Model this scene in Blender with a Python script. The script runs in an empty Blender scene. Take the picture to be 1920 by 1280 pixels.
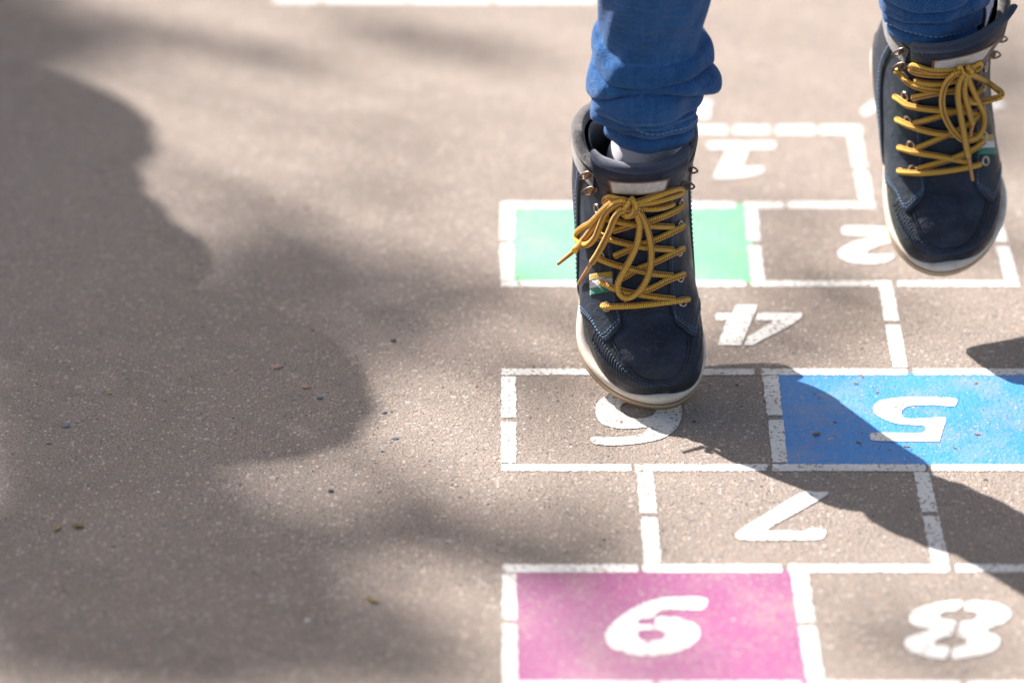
import bpy, math, random
import numpy as np
from mathutils import Vector, Matrix
from mathutils.bvhtree import BVHTree
from mathutils.geometry import tessellate_polygon

random.seed(7)
rng = np.random.default_rng(7)
LEAF_K = 0.28
scene = bpy.context.scene
COL = scene.collection

# ------------------------------------------------------------------ camera, world, sun
F_PX, PHI, CAM_H = 7480.0, math.radians(26.0), 1.31
CAM_D = CAM_H / math.tan(PHI)
cd = bpy.data.cameras.new('camera')
cam = bpy.data.objects.new('camera', cd); COL.objects.link(cam)
cam.location = (0, -CAM_D, CAM_H)
cam.rotation_euler = (math.pi / 2 - PHI, 0, 0)
cd.sensor_width = 36.0
cd.lens = F_PX * 36.0 / 1920.0
cd.clip_start = 0.05; cd.clip_end = 500
cd.dof.use_dof = True
cd.dof.focus_distance = 2.862
cd.dof.aperture_fstop = 3.1
scene.camera = cam

SUN_K = 1.17                       # shadow length for one metre of height
SUN_AZ = math.radians(45.0)        # the shadow runs right and towards the viewer
SHX, SHY = SUN_K * math.cos(SUN_AZ), -SUN_K * math.sin(SUN_AZ)
TO_SUN = np.array([-SHX, -SHY, 1.0])
SUN_EL = math.atan(1.0 / SUN_K)
w = bpy.data.worlds.new('World'); scene.world = w; w.use_nodes = True
wn = w.node_tree
sky = wn.nodes.new('ShaderNodeTexSky'); sky.sky_type = 'NISHITA'; sky.sun_disc = False
sky.sun_elevation = SUN_EL; sky.dust_density = 3.0; sky.ozone_density = 0.6
sky.sun_rotation = math.atan2(TO_SUN[0], TO_SUN[1])
bg = wn.nodes['Background']; bg.inputs['Strength'].default_value = 0.075
tint = wn.nodes.new('ShaderNodeMix'); tint.data_type = 'RGBA'; tint.blend_type = 'MULTIPLY'   # warm white balance of the whole sky
tint.inputs[0].default_value = 1.0; tint.inputs[7].default_value = (1.04, 0.975, 0.89, 1)
wn.links.new(sky.outputs[0], tint.inputs[6]); wn.links.new(tint.outputs[2], bg.inputs[0])
sl = bpy.data.lights.new('sun', 'SUN'); sl.energy = 5.0; sl.angle = math.radians(0.53)
sl.color = (1.0, 0.94, 0.885)
so = bpy.data.objects.new('sun', sl); COL.objects.link(so)
so.rotation_euler = Vector(TO_SUN).to_track_quat('Z', 'Y').to_euler()
so.location = (-4, 4, 6)
vs = scene.view_settings
vs.view_transform = 'Standard'; vs.look = 'None'; vs.exposure = 1.66; vs.gamma = 1.0
try:
    vs.use_curve_mapping = False
except Exception:
    pass
scene.cycles.use_denoising = True
scene.cycles.max_bounces = 6

# ------------------------------------------------------------------ mapping helpers
CAM = np.array([0.0, -CAM_D, CAM_H])
FW = np.array([0, math.cos(PHI), -math.sin(PHI)])
UPV = np.array([0, math.sin(PHI), math.cos(PHI)])
RT = np.array([1.0, 0, 0])

def ray(px, py):
    d = FW * F_PX + RT * (px - 960.0) + UPV * (640.0 - py)
    return d / np.linalg.norm(d)

def ground(px, py, z=0.0):
    d = ray(px, py)
    return CAM + d * ((z - CAM[2]) / d[2])

def on_plane_y(px, py, y):
    d = ray(px, py)
    return CAM + d * ((y - CAM[1]) / d[1])

def project(P):
    v = np.asarray(P, float) - CAM
    z = v @ FW
    return np.stack([960 + F_PX * (v @ RT) / z, 640 - F_PX * (v @ UPV) / z], -1)

def catmull(pts, n_per=8, closed=False):
    P = np.asarray(pts, float); n = len(P); out = []
    rngi = range(n if closed else n - 1)
    for i in rngi:
        if closed:
            a, b, c, d = P[(i - 1) % n], P[i], P[(i + 1) % n], P[(i + 2) % n]
        else:
            b, c = P[i], P[i + 1]
            a = P[i - 1] if i > 0 else 2 * b - c
            d = P[i + 2] if i + 2 < n else 2 * c - b
        for k in range(n_per):
            t = k / n_per
            out.append(0.5 * ((2 * b) + (c - a) * t + (2 * a - 5 * b + 4 * c - d) * t * t + (3 * b - a - 3 * c + d) * t ** 3))
    if not closed:
        out.append(P[-1])
    return np.array(out)

def resample(P, step):
    P = np.asarray(P, float)
    L = np.r_[0, np.cumsum(np.linalg.norm(np.diff(P, axis=0), axis=1))]
    n = max(2, int(round(L[-1] / step)) + 1)
    s = np.linspace(0, L[-1], n)
    return np.stack([np.interp(s, L, P[:, k]) for k in range(P.shape[1])], 1)

def interp(x, xs, ys):
    return np.interp(x, xs, ys)

# ------------------------------------------------------------------ object helpers
def tag(o, label=None, cat=None, group=None, kind=None):
    if label: o['label'] = label
    if cat: o['category'] = cat
    if group: o['group'] = group
    if kind: o['kind'] = kind
    return o

def root_empty(name, loc):
    o = bpy.data.objects.new(name, None); COL.objects.link(o); o.location = loc
    o.empty_display_size = 0.05
    return o

def top_of(o):
    while o.parent is not None:
        o = o.parent
    return o

class MB:
    """collects vertices, faces and uvs for ONE mesh object"""
    def __init__(self):
        self.v, self.f, self.uv, self.mi = [], [], [], []
    def add(self, V, Fs, UV=None, mi=0):
        o = len(self.v)
        self.v.extend([tuple(map(float, p)) for p in V])
        for k, f in enumerate(Fs):
            self.f.append(tuple(i + o for i in f)); self.mi.append(mi)
            self.uv.append([tuple(UV[i]) for i in f] if UV is not None else [(0, 0)] * len(f))
        return self
    def grid(self, G, closed_u=False, closed_v=False, UV=None, flip=False, mi=0):
        G = np.asarray(G, float); n, m = G.shape[:2]
        V = G.reshape(-1, 3); Fs = []; uvl = []
        for i in range(n if closed_u else n - 1):
            for j in range(m if closed_v else m - 1):
                i2, j2 = (i + 1), (j + 1)
                q = [(i, j), (i, j2), (i2, j2), (i2, j)]
                if flip: q = q[::-1]
                Fs.append([(a % n) * m + (b % m) for a, b in q])
                if UV is not None:
                    uvl.append([(UV[0][a] if a < len(UV[0]) else UV[0][-1], UV[1][b] if b < len(UV[1]) else UV[1][-1]) for a, b in q])
        o = len(self.v)
        self.v.extend([tuple(p) for p in V.tolist()])
        for k, f in enumerate(Fs):
            self.f.append(tuple(i + o for i in f)); self.mi.append(mi)
            self.uv.append(uvl[k] if UV is not None else [(0, 0)] * 4)
        return self
    def tube(self, P, r, seg=10, closed=False, cap=True, mi=0, uv0=0.0):
        P = np.asarray(P, float); n = len(P)
        rr = np.full(n, r) if np.isscalar(r) else np.asarray(r, float)
        T = np.gradient(P, axis=0)
        if closed:
            T = np.roll(P, -1, 0) - np.roll(P, 1, 0)
        T /= np.linalg.norm(T, axis=1)[:, None] + 1e-12
        a = np.array([0, 0, 1.0]) if abs(T[0][2]) < 0.9 else np.array([1.0, 0, 0])
        N = np.cross(T[0], a); N /= np.linalg.norm(N)
        G = np.zeros((n, seg, 3)); ang = np.linspace(0, 2 * math.pi, seg, endpoint=False)
        for i in range(n):
            N = N - T[i] * (N @ T[i]); N /= np.linalg.norm(N) + 1e-12
            B = np.cross(T[i], N)
            G[i] = P[i] + rr[i] * (np.cos(ang)[:, None] * N + np.sin(ang)[:, None] * B)
        L = np.r_[0, np.cumsum(np.linalg.norm(np.diff(P, axis=0), axis=1))]
        self.grid(G, closed_u=closed, closed_v=True, UV=(L + uv0, np.arange(seg + 1) / seg), mi=mi)
        if cap and not closed:
            o = len(self.v)
            for i, c in ((0, P[0]), (n - 1, P[-1])):
                base = o - n * seg + i * seg
                self.v.append(tuple(c)); ci = len(self.v) - 1
                for j in range(seg):
                    f = (base + j, base + (j + 1) % seg, ci)
                    self.f.append(f if i else f[::-1]); self.mi.append(mi); self.uv.append([(L[i] + uv0, 0)] * 3)
        return self
    def build(self, name, mats, parent=None, smooth=True):
        me = bpy.data.meshes.new(name)
        V = np.array(self.v)
        if parent is not None:
            V = V - np.array(top_of(parent).location)
        me.from_pydata(V.tolist(), [], self.f)
        if not isinstance(mats, (list, tuple)): mats = [mats]
        for m in mats: me.materials.append(m)
        uvl = me.uv_layers.new(name='UVMap')
        flat = np.array([c for q in self.uv for c in q], 'f').reshape(-1)
        uvl.data.foreach_set('uv', flat)
        me.polygons.foreach_set('material_index', self.mi)
        me.polygons.foreach_set('use_smooth', [smooth] * len(me.polygons))
        me.update()
        o = bpy.data.objects.new(name, me); COL.objects.link(o)
        if parent is not None: o.parent = parent
        return o

# ------------------------------------------------------------------ materials
class NT:
    def __init__(self, name):
        self.m = bpy.data.materials.new(name); self.m.use_nodes = True
        self.t = self.m.node_tree; self.b = self.t.nodes['Principled BSDF']
    def n(self, typ, ins=None, **props):
        nd = self.t.nodes.new('ShaderNode' + typ)
        for k, v in props.items(): setattr(nd, k, v)
        for k, v in (ins or {}).items(): self.set(nd.inputs[k], v)
        return nd
    def set(self, sock, v):
        if isinstance(v, bpy.types.NodeSocket): self.t.links.new(v, sock)
        else: sock.default_value = v
    def math(self, op, a, b=None, c=None, clamp=False):
        nd = self.n('Math', operation=op, use_clamp=clamp)
        for i, v in enumerate((a, b, c)):
            if v is not None: self.set(nd.inputs[i], v)
        return nd.outputs[0]
    def mix(self, f, a, b, blend='MIX'):
        nd = self.n('Mix', data_type='RGBA', blend_type=blend)
        self.set(nd.inputs[0], f); self.set(nd.inputs[6], a); self.set(nd.inputs[7], b)
        return nd.outputs[2]
    def noise(self, vec, scale, detail=3, rough=0.55, dist=0.0):
        return self.n('TexNoise', {'Vector': vec, 'Scale': scale, 'Detail': detail, 'Roughness': rough, 'Distortion': dist})
    def voro(self, vec, scale, feature='F1'):
        return self.n('TexVoronoi', {'Vector': vec, 'Scale': scale}, feature=feature)
    def ramp(self, f, stops):
        nd = self.n('ValToRGB', {'Fac': f}); e = nd.color_ramp.elements
        while len(e) < len(stops): e.new(0.5)
        for k, (p, c) in enumerate(stops):
            e[k].position = p; e[k].color = c if len(c) == 4 else (*c, 1)
        return nd.outputs[0]
    def mrange(self, v, a, b, c=0.0, d=1.0):
        return self.n('MapRange', {0: v, 1: a, 2: b, 3: c, 4: d}).outputs[0]
    def bump(self, h, strength, dist, normal=None):
        nd = self.n('Bump', {'Height': h, 'Strength': strength, 'Distance': dist})
        if normal is not None: self.set(nd.inputs['Normal'], normal)
        return nd.outputs[0]
    def pos(self): return self.n('NewGeometry').outputs['Position']
    def obj(self): return self.n('TexCoord').outputs['Object']
    def uv(self): return self.n('TexCoord').outputs['UV']
    def out(self, col=None, rough=None, normal=None, **kw):
        if col is not None: self.set(self.b.inputs['Base Color'], col)
        if rough is not None: self.set(self.b.inputs['Roughness'], rough)
        if normal is not None: self.set(self.b.inputs['Normal'], normal)
        for k, v in kw.items(): self.set(self.b.inputs[k], v)
        return self.m

def c4(r, g, b): return (r, g, b, 1.0)

def asphalt_nodes(t):
    p = t.pos()
    big = t.noise(p, 2.3, 4).outputs[0]
    mid = t.noise(p, 38, 5, 0.65).outputs[0]
    fine = t.noise(p, 720, 3, 0.75).outputs[0]
    st = t.voro(p, 330)
    st2 = t.voro(p, 120)
    base = t.ramp(big, [(0.3, (0.264, 0.215, 0.180)), (0.7, (0.322, 0.266, 0.226))])
    base = t.mix(t.mrange(mid, 0.35, 0.7), base, c4(0.345, 0.284, 0.238))
    base = t.mix(t.mrange(fine, 0.38, 0.58, 0.88, 0.0), base, c4(0.070, 0.061, 0.057))
    blot = t.noise(p, 9, 6, 0.7, 0.4).outputs[0]
    base = t.mix(t.mrange(blot, 0.50, 0.72, 0.0, 0.35), base, c4(0.15, 0.125, 0.108))
    g3 = t.noise(p, 190, 4, 0.8).outputs[0]
    base = t.mix(t.mrange(g3, 0.42, 0.30, 0.0, 0.75), base, c4(0.085, 0.072, 0.066))
    base = t.mix(t.mrange(g3, 0.60, 0.72, 0.0, 0.6), base, c4(0.42, 0.355, 0.30))
    # single grains of stone with colours of their own
    sep = t.n('SeparateColor', {0: st.outputs['Color']})
    gcol = t.ramp(sep.outputs[1], [(0.0, (0.38, 0.33, 0.29)), (0.35, (0.12, 0.12, 0.135)), (0.6, (0.36, 0.25, 0.19)), (0.85, (0.44, 0.41, 0.38)), (1.0, (0.11, 0.095, 0.09))])
    inside = t.mrange(st.outputs['Distance'], 0.30, 0.45, 1.0, 0.0)
    pick = t.mrange(sep.outputs[0], 0.58, 0.62)
    base = t.mix(t.math('MULTIPLY', inside, pick), base, gcol)
    sep2 = t.n('SeparateColor', {0: st2.outputs['Color']})
    g2 = t.ramp(sep2.outputs[1], [(0.0, (0.30, 0.25, 0.225)), (0.4, (0.12, 0.115, 0.12)), (0.65, (0.30, 0.21, 0.17)), (1.0, (0.36, 0.34, 0.32))])
    in2 = t.mrange(st2.outputs['Distance'], 0.22, 0.34, 0.8, 0.0)
    base = t.mix(t.math('MULTIPLY', in2, t.mrange(sep2.outputs[0], 0.80, 0.82)), base, g2)
    h = t.math('ADD', t.math('MULTIPLY', fine, 0.9), t.math('MULTIPLY', t.math('SUBTRACT', 1.0, st.outputs['Distance']), 0.45))
    h = t.math('ADD', h, t.math('MULTIPLY', t.noise(p, 260, 4, 0.75).outputs[0], 0.5))
    h = t.math('ADD', h, t.math('MULTIPLY', t.noise(p, 900, 2, 0.6).outputs[0], 0.6))
    h = t.math('ADD', h, t.math('MULTIPLY', in2, 0.35))
    return p, base, h, fine, mid

def mat_asphalt():
    t = NT('asphalt')
    p, base, h, fine, mid = asphalt_nodes(t)
    return t.out(base, 0.88, t.bump(h, 0.8, 0.0013), **{'Specular IOR Level': 0.3})

def mat_paint(name, col, col2, wear):
    t = NT(name)
    p, base, h, fine, mid = asphalt_nodes(t)
    pits = t.noise(p, 300, 2, 0.6).outputs[0]
    dirt = t.noise(p, 16, 5, 0.7).outputs[0]
    c = t.mix(t.mrange(t.noise(p, 9, 4, 0.6).outputs[0], 0.35, 0.68), col, col2)
    c = t.mix(t.mrange(dirt, 0.48, 0.70, 0.0, 0.42), c, c4(0.27, 0.23, 0.195))
    thr = t.math('ADD', wear, t.math('MULTIPLY', t.math('SUBTRACT', t.noise(p, 26, 4, 0.6).outputs[0], 0.5), 0.24))
    hole = t.mrange(t.math('SUBTRACT', pits, thr), -0.02, 0.02, 1.0, 0.0)
    c = t.mix(hole, c, base)
    return t.out(c, 0.62, t.bump(h, 0.6, 0.0011), **{'Specular IOR Level': 0.5})

def mat_leather(name, col, col2, rough=0.52, creases=0.7, scuff=0.35):
    t = NT(name); p = t.obj()
    n1 = t.noise(p, 55, 5, 0.6).outputs[0]
    c = t.mix(t.mrange(n1, 0.35, 0.7), col, col2)
    sc = t.noise(p, 130, 6, 0.7, 0.6).outputs[0]
    c = t.mix(t.mrange(sc, 0.58, 0.70, 0.0, scuff), c, c4(0.095, 0.088, 0.084))
    c = t.mix(t.mrange(t.noise(p, 420, 4, 0.7).outputs[0], 0.60, 0.72, 0.0, scuff), c, c4(0.13, 0.115, 0.105))
    grain = t.voro(p, 900).outputs['Distance']
    st = t.n('Mapping', {'Vector': p, 'Scale': (1.0, 3.2, 3.2)})
    cr = t.noise(st.outputs[0], 34, 4, 0.6, 0.8).outputs[0]
    h = t.math('ADD', t.math('MULTIPLY', grain, 0.12), t.math('MULTIPLY', cr, 1.6 * creases))
    r = t.mrange(t.noise(p, 60, 5, 0.65).outputs[0], 0.35, 0.65, rough - 0.16, rough + 0.14)
    return t.out(c, r, t.bump(h, 0.55, 0.0022), **{'Specular IOR Level': 0.25})

def mat_sole():
    t = NT('rubber_sole'); p = t.uv()
    s = t.n('SeparateXYZ', {0: p}); v = s.outputs[1]
    o = t.obj()
    c = t.ramp(v, [(0.0, (0.19, 0.105, 0.05)), (0.15, (0.27, 0.16, 0.075)), (0.30, (0.40, 0.275, 0.155)), (0.455, (0.45, 0.34, 0.22)), (0.485, (0.09, 0.065, 0.045)), (0.535, (0.10, 0.075, 0.05)), (0.57, (0.50, 0.42, 0.33)), (1.0, (0.58, 0.52, 0.45))])
    d = t.noise(o, 70, 5, 0.7).outputs[0]
    c = t.mix(t.mrange(d, 0.5, 0.72, 0.0, 0.55), c, c4(0.30, 0.22, 0.15))
    d2 = t.noise(o, 240, 4, 0.7).outputs[0]
    c = t.mix(t.mrange(d2, 0.62, 0.72, 0.0, 0.5), c, c4(0.12, 0.10, 0.08))
    return t.out(c, 0.55, t.bump(t.noise(o, 400, 3).outputs[0], 0.25, 0.0006))

def mat_denim():
    t = NT('denim'); s = t.n('SeparateXYZ', {0: t.uv()}); o = t.obj()
    a = t.math('ADD', t.math('MULTIPLY', s.outputs[0], 0.8), s.outputs[1])
    jit = t.math('MULTIPLY', t.noise(o, 140, 3, 0.6).outputs[0], 0.0022)
    tw = t.math('SINE', t.math('MULTIPLY', t.math('ADD', a, jit), 2 * math.pi / 0.0023))
    n = t.noise(o, 620, 3, 0.7).outputs[0]
    st = t.n('Mapping', {'Vector': o, 'Scale': (1.0, 1.0, 0.10)})
    slub = t.noise(st.outputs[0], 300, 4, 0.65).outputs[0]
    c = t.mix(t.mrange(slub, 0.32, 0.68), c4(0.008, 0.046, 0.150), c4(0.024, 0.100, 0.270))
    c = t.mix(t.mrange(tw, -1, 1, 0.0, 0.58), c, c4(0.044, 0.150, 0.360))
    c = t.mix(t.mrange(n, 0.54, 0.78, 0.0, 0.40), c, c4(0.10, 0.21, 0.40))
    c = t.mix(t.mrange(n, 0.48, 0.30, 0.0, 0.4), c, c4(0.005, 0.030, 0.11))
    c = t.mix(t.mrange(t.noise(o, 22, 5, 0.6).outputs[0], 0.42, 0.72, 0.0, 0.6), c, c4(0.008, 0.045, 0.165))
    pt = t.n('NewGeometry').outputs['Pointiness']
    c = t.mix(t.mrange(pt, 0.505, 0.56, 0.0, 0.45), c, c4(0.13, 0.25, 0.44))
    wr = t.n('Mapping', {'Vector': o, 'Scale': (1.0, 1.0, 2.6)})
    cr = t.noise(wr.outputs[0], 46, 4, 0.6, 1.2).outputs[0]
    nb = t.bump(cr, 0.55, 0.006)
    h = t.math('ADD', t.math('MULTIPLY', tw, 0.35), t.math('MULTIPLY', n, 1.0))
    return t.out(c, 0.92, t.bump(h, 0.7, 0.0006, nb), **{'Specular IOR Level': 0.15, 'Sheen Weight': 0.2, 'Sheen Roughness': 0.4})

def mat_lace():
    t = NT('lace_cord'); s = t.n('SeparateXYZ', {0: t.uv()})
    L, a = s.outputs[0], s.outputs[1]
    fr = t.math('FRACT', t.math('MULTIPLY', a, 3.0))
    d = t.math('ABSOLUTE', t.math('SUBTRACT', fr, 0.5))
    ph = t.math('ADD', t.math('MULTIPLY', L, 2 * math.pi / 0.00150), t.math('MULTIPLY', d, 7.0))
    w_ = t.math('SINE', ph)
    edge = t.math('ADD', d, t.math('MULTIPLY', w_, 0.035))
    brown = t.mrange(edge, 0.14, 0.18, 1.0, 0.0)
    yel = t.mix(t.mrange(w_, -1, 1), c4(0.72, 0.36, 0.012), c4(1.0, 0.63, 0.05))
    c = t.mix(brown, yel, t.mix(t.mrange(w_, -1, 1), c4(0.34, 0.085, 0.012), c4(0.56, 0.19, 0.025)))
    return t.out(c, 0.75, t.bump(t.math('ADD', w_, t.math('MULTIPLY', d, 2.0)), 0.9, 0.0008), **{'Sheen Weight': 0.15})

def mat_fabric(name, col, col2, scale=700, rough=0.95, bump=0.8, twill=False, fuzz=0.4):
    t = NT(name); o = t.obj(); n = t.noise(o, scale, 4, 0.75).outputs[0]
    c = t.mix(t.mrange(n, 0.32, 0.68), col, col2)
    h = n
    if twill:
        s = t.n('SeparateXYZ', {0: o})
        a = t.math('ADD', t.math('ADD', t.math('MULTIPLY', s.outputs[0], 1.0), t.math('MULTIPLY', s.outputs[1], 0.8)), t.math('MULTIPLY', s.outputs[2], 1.1))
        tw = t.math('SINE', t.math('MULTIPLY', a, 2 * math.pi / 0.0019))
        c = t.mix(t.mrange(tw, -1, 1, 0, 0.6), c, col2)
        h = t.math('ADD', tw, n)
    return t.out(c, rough, t.bump(h, bump, 0.0008), **{'Sheen Weight': fuzz, 'Specular IOR Level': 0.2})

def mat_rib(name, col, col2, pitch):
    t = NT(name); s = t.n('SeparateXYZ', {0: t.uv()})
    tw = t.math('SINE', t.math('MULTIPLY', s.outputs[0], 2 * math.pi / pitch))
    k = t.math('SINE', t.math('MULTIPLY', s.outputs[1], 2 * math.pi / 0.0011))
    c = t.mix(t.mrange(tw, -1, 1), col, col2)
    return t.out(c, 0.95, t.bump(t.math('ADD', tw, t.math('MULTIPLY', k, 0.4)), 0.7, 0.0007), **{'Sheen Weight': 0.3})

def mat_plain(name, col, rough=0.6, metal=0.0, scale=300, var=0.25, bump=0.15):
    t = NT(name); o = t.obj(); n = t.noise(o, scale, 4, 0.65).outputs[0]
    dark = tuple(x * (1 - var) for x in col[:3]) + (1,)
    lite = tuple(min(1, x * (1 + var)) for x in col[:3]) + (1,)
    return t.out(t.mix(t.mrange(n, 0.3, 0.7), dark, lite), rough, t.bump(n, bump, 0.0005), Metallic=metal)

M = {}
M['asphalt'] = mat_asphalt()
M['white'] = mat_paint('white_paint', c4(0.62, 0.61, 0.59), c4(0.50, 0.495, 0.485), 0.405)
M['green'] = mat_paint('green_paint', c4(0.100, 0.375, 0.195), c4(0.13, 0.385, 0.22), 0.36)
M['blue'] = mat_paint('blue_paint', c4(0.003, 0.160, 0.47), c4(0.010, 0.185, 0.50), 0.35)
M['pink'] = mat_paint('pink_paint', c4(0.235, 0.040, 0.150), c4(0.20, 0.060, 0.145), 0.39)
M['leather'] = mat_leather('navy_leather', c4(0.009, 0.013, 0.024), c4(0.026, 0.034, 0.055))
M['leather2'] = mat_leather('navy_leather_panel', c4(0.011, 0.017, 0.030), c4(0.030, 0.040, 0.058), 0.50, 0.5, 0.3)
M['mudguard'] = mat_leather('navy_leather_toe', c4(0.010, 0.013, 0.020), c4(0.030, 0.031, 0.036), 0.46, 0.8, 0.6)
M['tongue'] = mat_leather('navy_tongue', c4(0.008, 0.015, 0.031), c4(0.015, 0.025, 0.046), 0.48, 0.5, 0.1)
M['brown'] = mat_leather('brown_leather', c4(0.19, 0.080, 0.034), c4(0.24, 0.105, 0.045), 0.5, 0.4, 0.2)
M['sole'] = mat_sole()
M['denim'] = mat_denim()
M['lace'] = mat_lace()
M['aglet'] = mat_plain('aglet_plastic', c4(0.42, 0.20, 0.07), 0.25, 0, 900, 0.2)
M['metal'] = mat_plain('aged_metal', c4(0.42, 0.37, 0.33), 0.32, 1.0, 500, 0.3)
M['darkmetal'] = mat_plain('dark_metal', c4(0.16, 0.12, 0.105), 0.38, 1.0, 500, 0.3)
M['lining'] = mat_fabric('navy_twill', c4(0.008, 0.014, 0.036), c4(0.026, 0.046, 0.105), 900, twill=True)
M['collar'] = mat_fabric('grey_wool', c4(0.010, 0.012, 0.020), c4(0.125, 0.108, 0.100), 520, bump=1.0)
M['patch'] = mat_plain('grey_leather_patch', c4(0.50, 0.48, 0.44), 0.6, 0, 260, 0.18)
M['sock'] = mat_rib('white_sock', c4(0.52, 0.50, 0.58), c4(0.74, 0.72, 0.78), 0.0017)
M['thread_blue'] = mat_plain('blue_thread', c4(0.10, 0.17, 0.27), 0.8)
M['thread_navy'] = mat_plain('navy_thread', c4(0.030, 0.055, 0.105), 0.7)
M['thread_light'] = mat_plain('pale_thread', c4(0.22, 0.36, 0.58), 0.8)
M['tab_yellow'] = mat_fabric('ochre_webbing', c4(0.30, 0.20, 0.02), c4(0.45, 0.31, 0.04), 900)
M['tab_white'] = mat_fabric('white_webbing', c4(0.48, 0.48, 0.52), c4(0.60, 0.60, 0.64), 900)
M['tab_green'] = mat_fabric('green_webbing', c4(0.015, 0.13, 0.085), c4(0.02, 0.20, 0.13), 900)
M['skin'] = mat_plain('skin', c4(0.50, 0.29, 0.21), 0.5, 0, 200, 0.08)
M['shirt'] = mat_fabric('grey_shirt', c4(0.20, 0.21, 0.23), c4(0.28, 0.29, 0.31), 900)
M['shirt2'] = mat_fabric('red_jacket', c4(0.30, 0.05, 0.04), c4(0.38, 0.07, 0.05), 900)
M['trousers2'] = mat_fabric('dark_trousers', c4(0.03, 0.03, 0.035), c4(0.05, 0.05, 0.055), 900)
M['hair'] = mat_fabric('brown_hair', c4(0.05, 0.028, 0.015), c4(0.10, 0.06, 0.035), 500)
M['eye'] = mat_plain('eye_white', c4(0.75, 0.73, 0.70), 0.2)
M['bark'] = mat_plain('bark', c4(0.13, 0.10, 0.075), 0.9, 0, 40, 0.5, 0.8)
M['leaf'] = mat_plain('leaf', c4(0.05, 0.10, 0.025), 0.5, 0, 30, 0.3)

# ------------------------------------------------------------------ ground
def flat_sheet(name, polys, z, mat, parent=None, hard=None, slivers=0.0):
    """polys: list of loops (first outline, then holes) in picture pixels of the ground; laid down at their true place"""
    mb = MB()
    for loops in polys:
        L3 = []
        for lp in loops:
            P = np.array([ground(x, y, z) for x, y in lp])
            L3.append([Vector(p) for p in P])
        flat = [p for l in L3 for p in l]
        tris = tessellate_polygon(L3)
        Fs = []
        for tr in tris:
            a, b, c = (flat[i] for i in tr)
            if (b - a).cross(c - a).z < 0: tr = (tr[0], tr[2], tr[1])
            Fs.append(tr)
        mb.add([tuple(p) for p in flat], Fs)
    return mb.build(name, mat, parent, smooth=False)

mb = MB()
mb.add([(-60, -60, 0), (60, -60, 0), (60, 60, 0), (-60, 60, 0)], [(0, 1, 2, 3)])
tag(mb.build('ground', M['asphalt'], smooth=False), 'grey brown asphalt ground with fine grit', None, None, 'structure')

court = root_empty('hopscotch_court', tuple(ground(1400, 700)))
tag(court, 'painted hopscotch grid of white lines, numbers and coloured squares on the asphalt', 'hopscotch')

def rough_loop(pts, amp, step=3.0):
    """a stencilled edge: the outline resampled with a slight ragged wobble"""
    P = np.array(list(pts) + [pts[0]], float)
    Q = []
    for a_, b_ in zip(P[:-1], P[1:]):
        k_ = max(1, int(round(np.linalg.norm(b_ - a_) / step)))
        Q += [a_ + (b_ - a_) * t_ / k_ for t_ in range(k_)]
    Q = np.array(Q)
    n = len(Q)
    j = rng.normal(0, amp * 1.25, (n, 2)); j[:, 1] *= 0.5
    return [tuple(q) for q in Q + j]

def fill_px(name, quad, z, mat, label):
    o = flat_sheet(name, [[rough_loop(quad, 0.8, 6)]], z, mat, court)
    o['label'] = label

Z1, Z2, Z3 = 0.0002, 0.0004, 0.0006
fill_px('painted_square', [(955, 383), (1406, 383), (1416, 530), (955, 530)], Z1, M['green'], 'light green painted square')
fill_px('painted_square', [(1459, 699), (1936, 699), (1970, 871), (1475, 871)], Z1, M['blue'], 'bright blue painted square')
fill_px('painted_square', [(961, 1069), (1484, 1069), (1516, 1281), (961, 1281)], Z1, M['pink'], 'magenta pink painted square')

def hline(y0, y1, spans):
    for a, b in spans:
        q = [(a, y0), (b, y0 + 0.3), (b + 1, y1), (a + 0.5, y1)]
        flat_sheet('painted_line', [[rough_loop(q, 0.7)]], Z2, M['white'], court)
def vline(top, bot, gap, g=5):
    """top / bot: (x_left, x_right, y)"""
    def at(y):
        f = (y - top[2]) / (bot[2] - top[2])
        return top[0] + (bot[0] - top[0]) * f, top[1] + (bot[1] - top[1]) * f
    spans = [(top[2], gap - g), (gap + g * 0.6, bot[2])] if gap else [(top[2], bot[2])]
    for a, b in spans:
        (l0, r0), (l1, r1) = at(a), at(b)
        flat_sheet('painted_line', [[rough_loop([(l0, a), (r0, a), (r1, b), (l1, b)], 0.8)]], Z2, M['white'], court)

hline(236, 251, [(1167, 1268), (1276, 1362), (1374, 1443), (1455, 1528), (1537, 1614)])
hline(378.5, 390, [(939, 1155), (1165, 1377), (1396, 1469), (1476, 1641)])
hline(378.5, 390, [(1700, 1868)])
hline(526, 537, [(940, 1160), (1172, 1397), (1409, 1671), (1682, 1911)])
hline(690.5, 702.5, [(940, 1168), (1180, 1414), (1427, 1701), (1712, 1950)])
hline(869.5, 882.5, [(940, 1182), (1191, 1438), (1448, 1735), (1746, 1985)])
hline(1057, 1072, [(942, 1196), (1205, 1466), (1478, 1779), (1792, 2052)])
hline(1276, 1292, [(942, 1225), (1236, 1503), (1514, 1800), (1812, 2116)])
hline(-12, 5, [(512, 598), (606, 760), (768, 920), (930, 1120), (1130, 1290)])
vline((1589, 1613, 252), (1613, 1638, 377), 318)
vline((1168, 1190, 253), (1166, 1189, 377), 318)
vline((938, 964, 392), (938.5, 963.5, 525), 454)
vline((1396, 1419, 393), (1408, 1434, 524), 457)
vline((1849, 1871, 393), (1884, 1910, 524), 458)
vline((1172, 1196, 539), (1183, 1209, 688), 606)
vline((1648, 1675, 538), (1674, 1702, 688), 606)
vline((940, 968, 705), (939, 968, 867), 787)
vline((1430, 1459, 704), (1449, 1477, 866), 783)
vline((1925, 1954, 704), (1958, 1986, 866), 783)
vline((1194, 1225, 884), (1208, 1240, 1055), 966)
vline((1713, 1742, 884), (1748, 1780, 1055), 964)
vline((942, 968, 1075), (942, 970, 1274), 1166)
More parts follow.
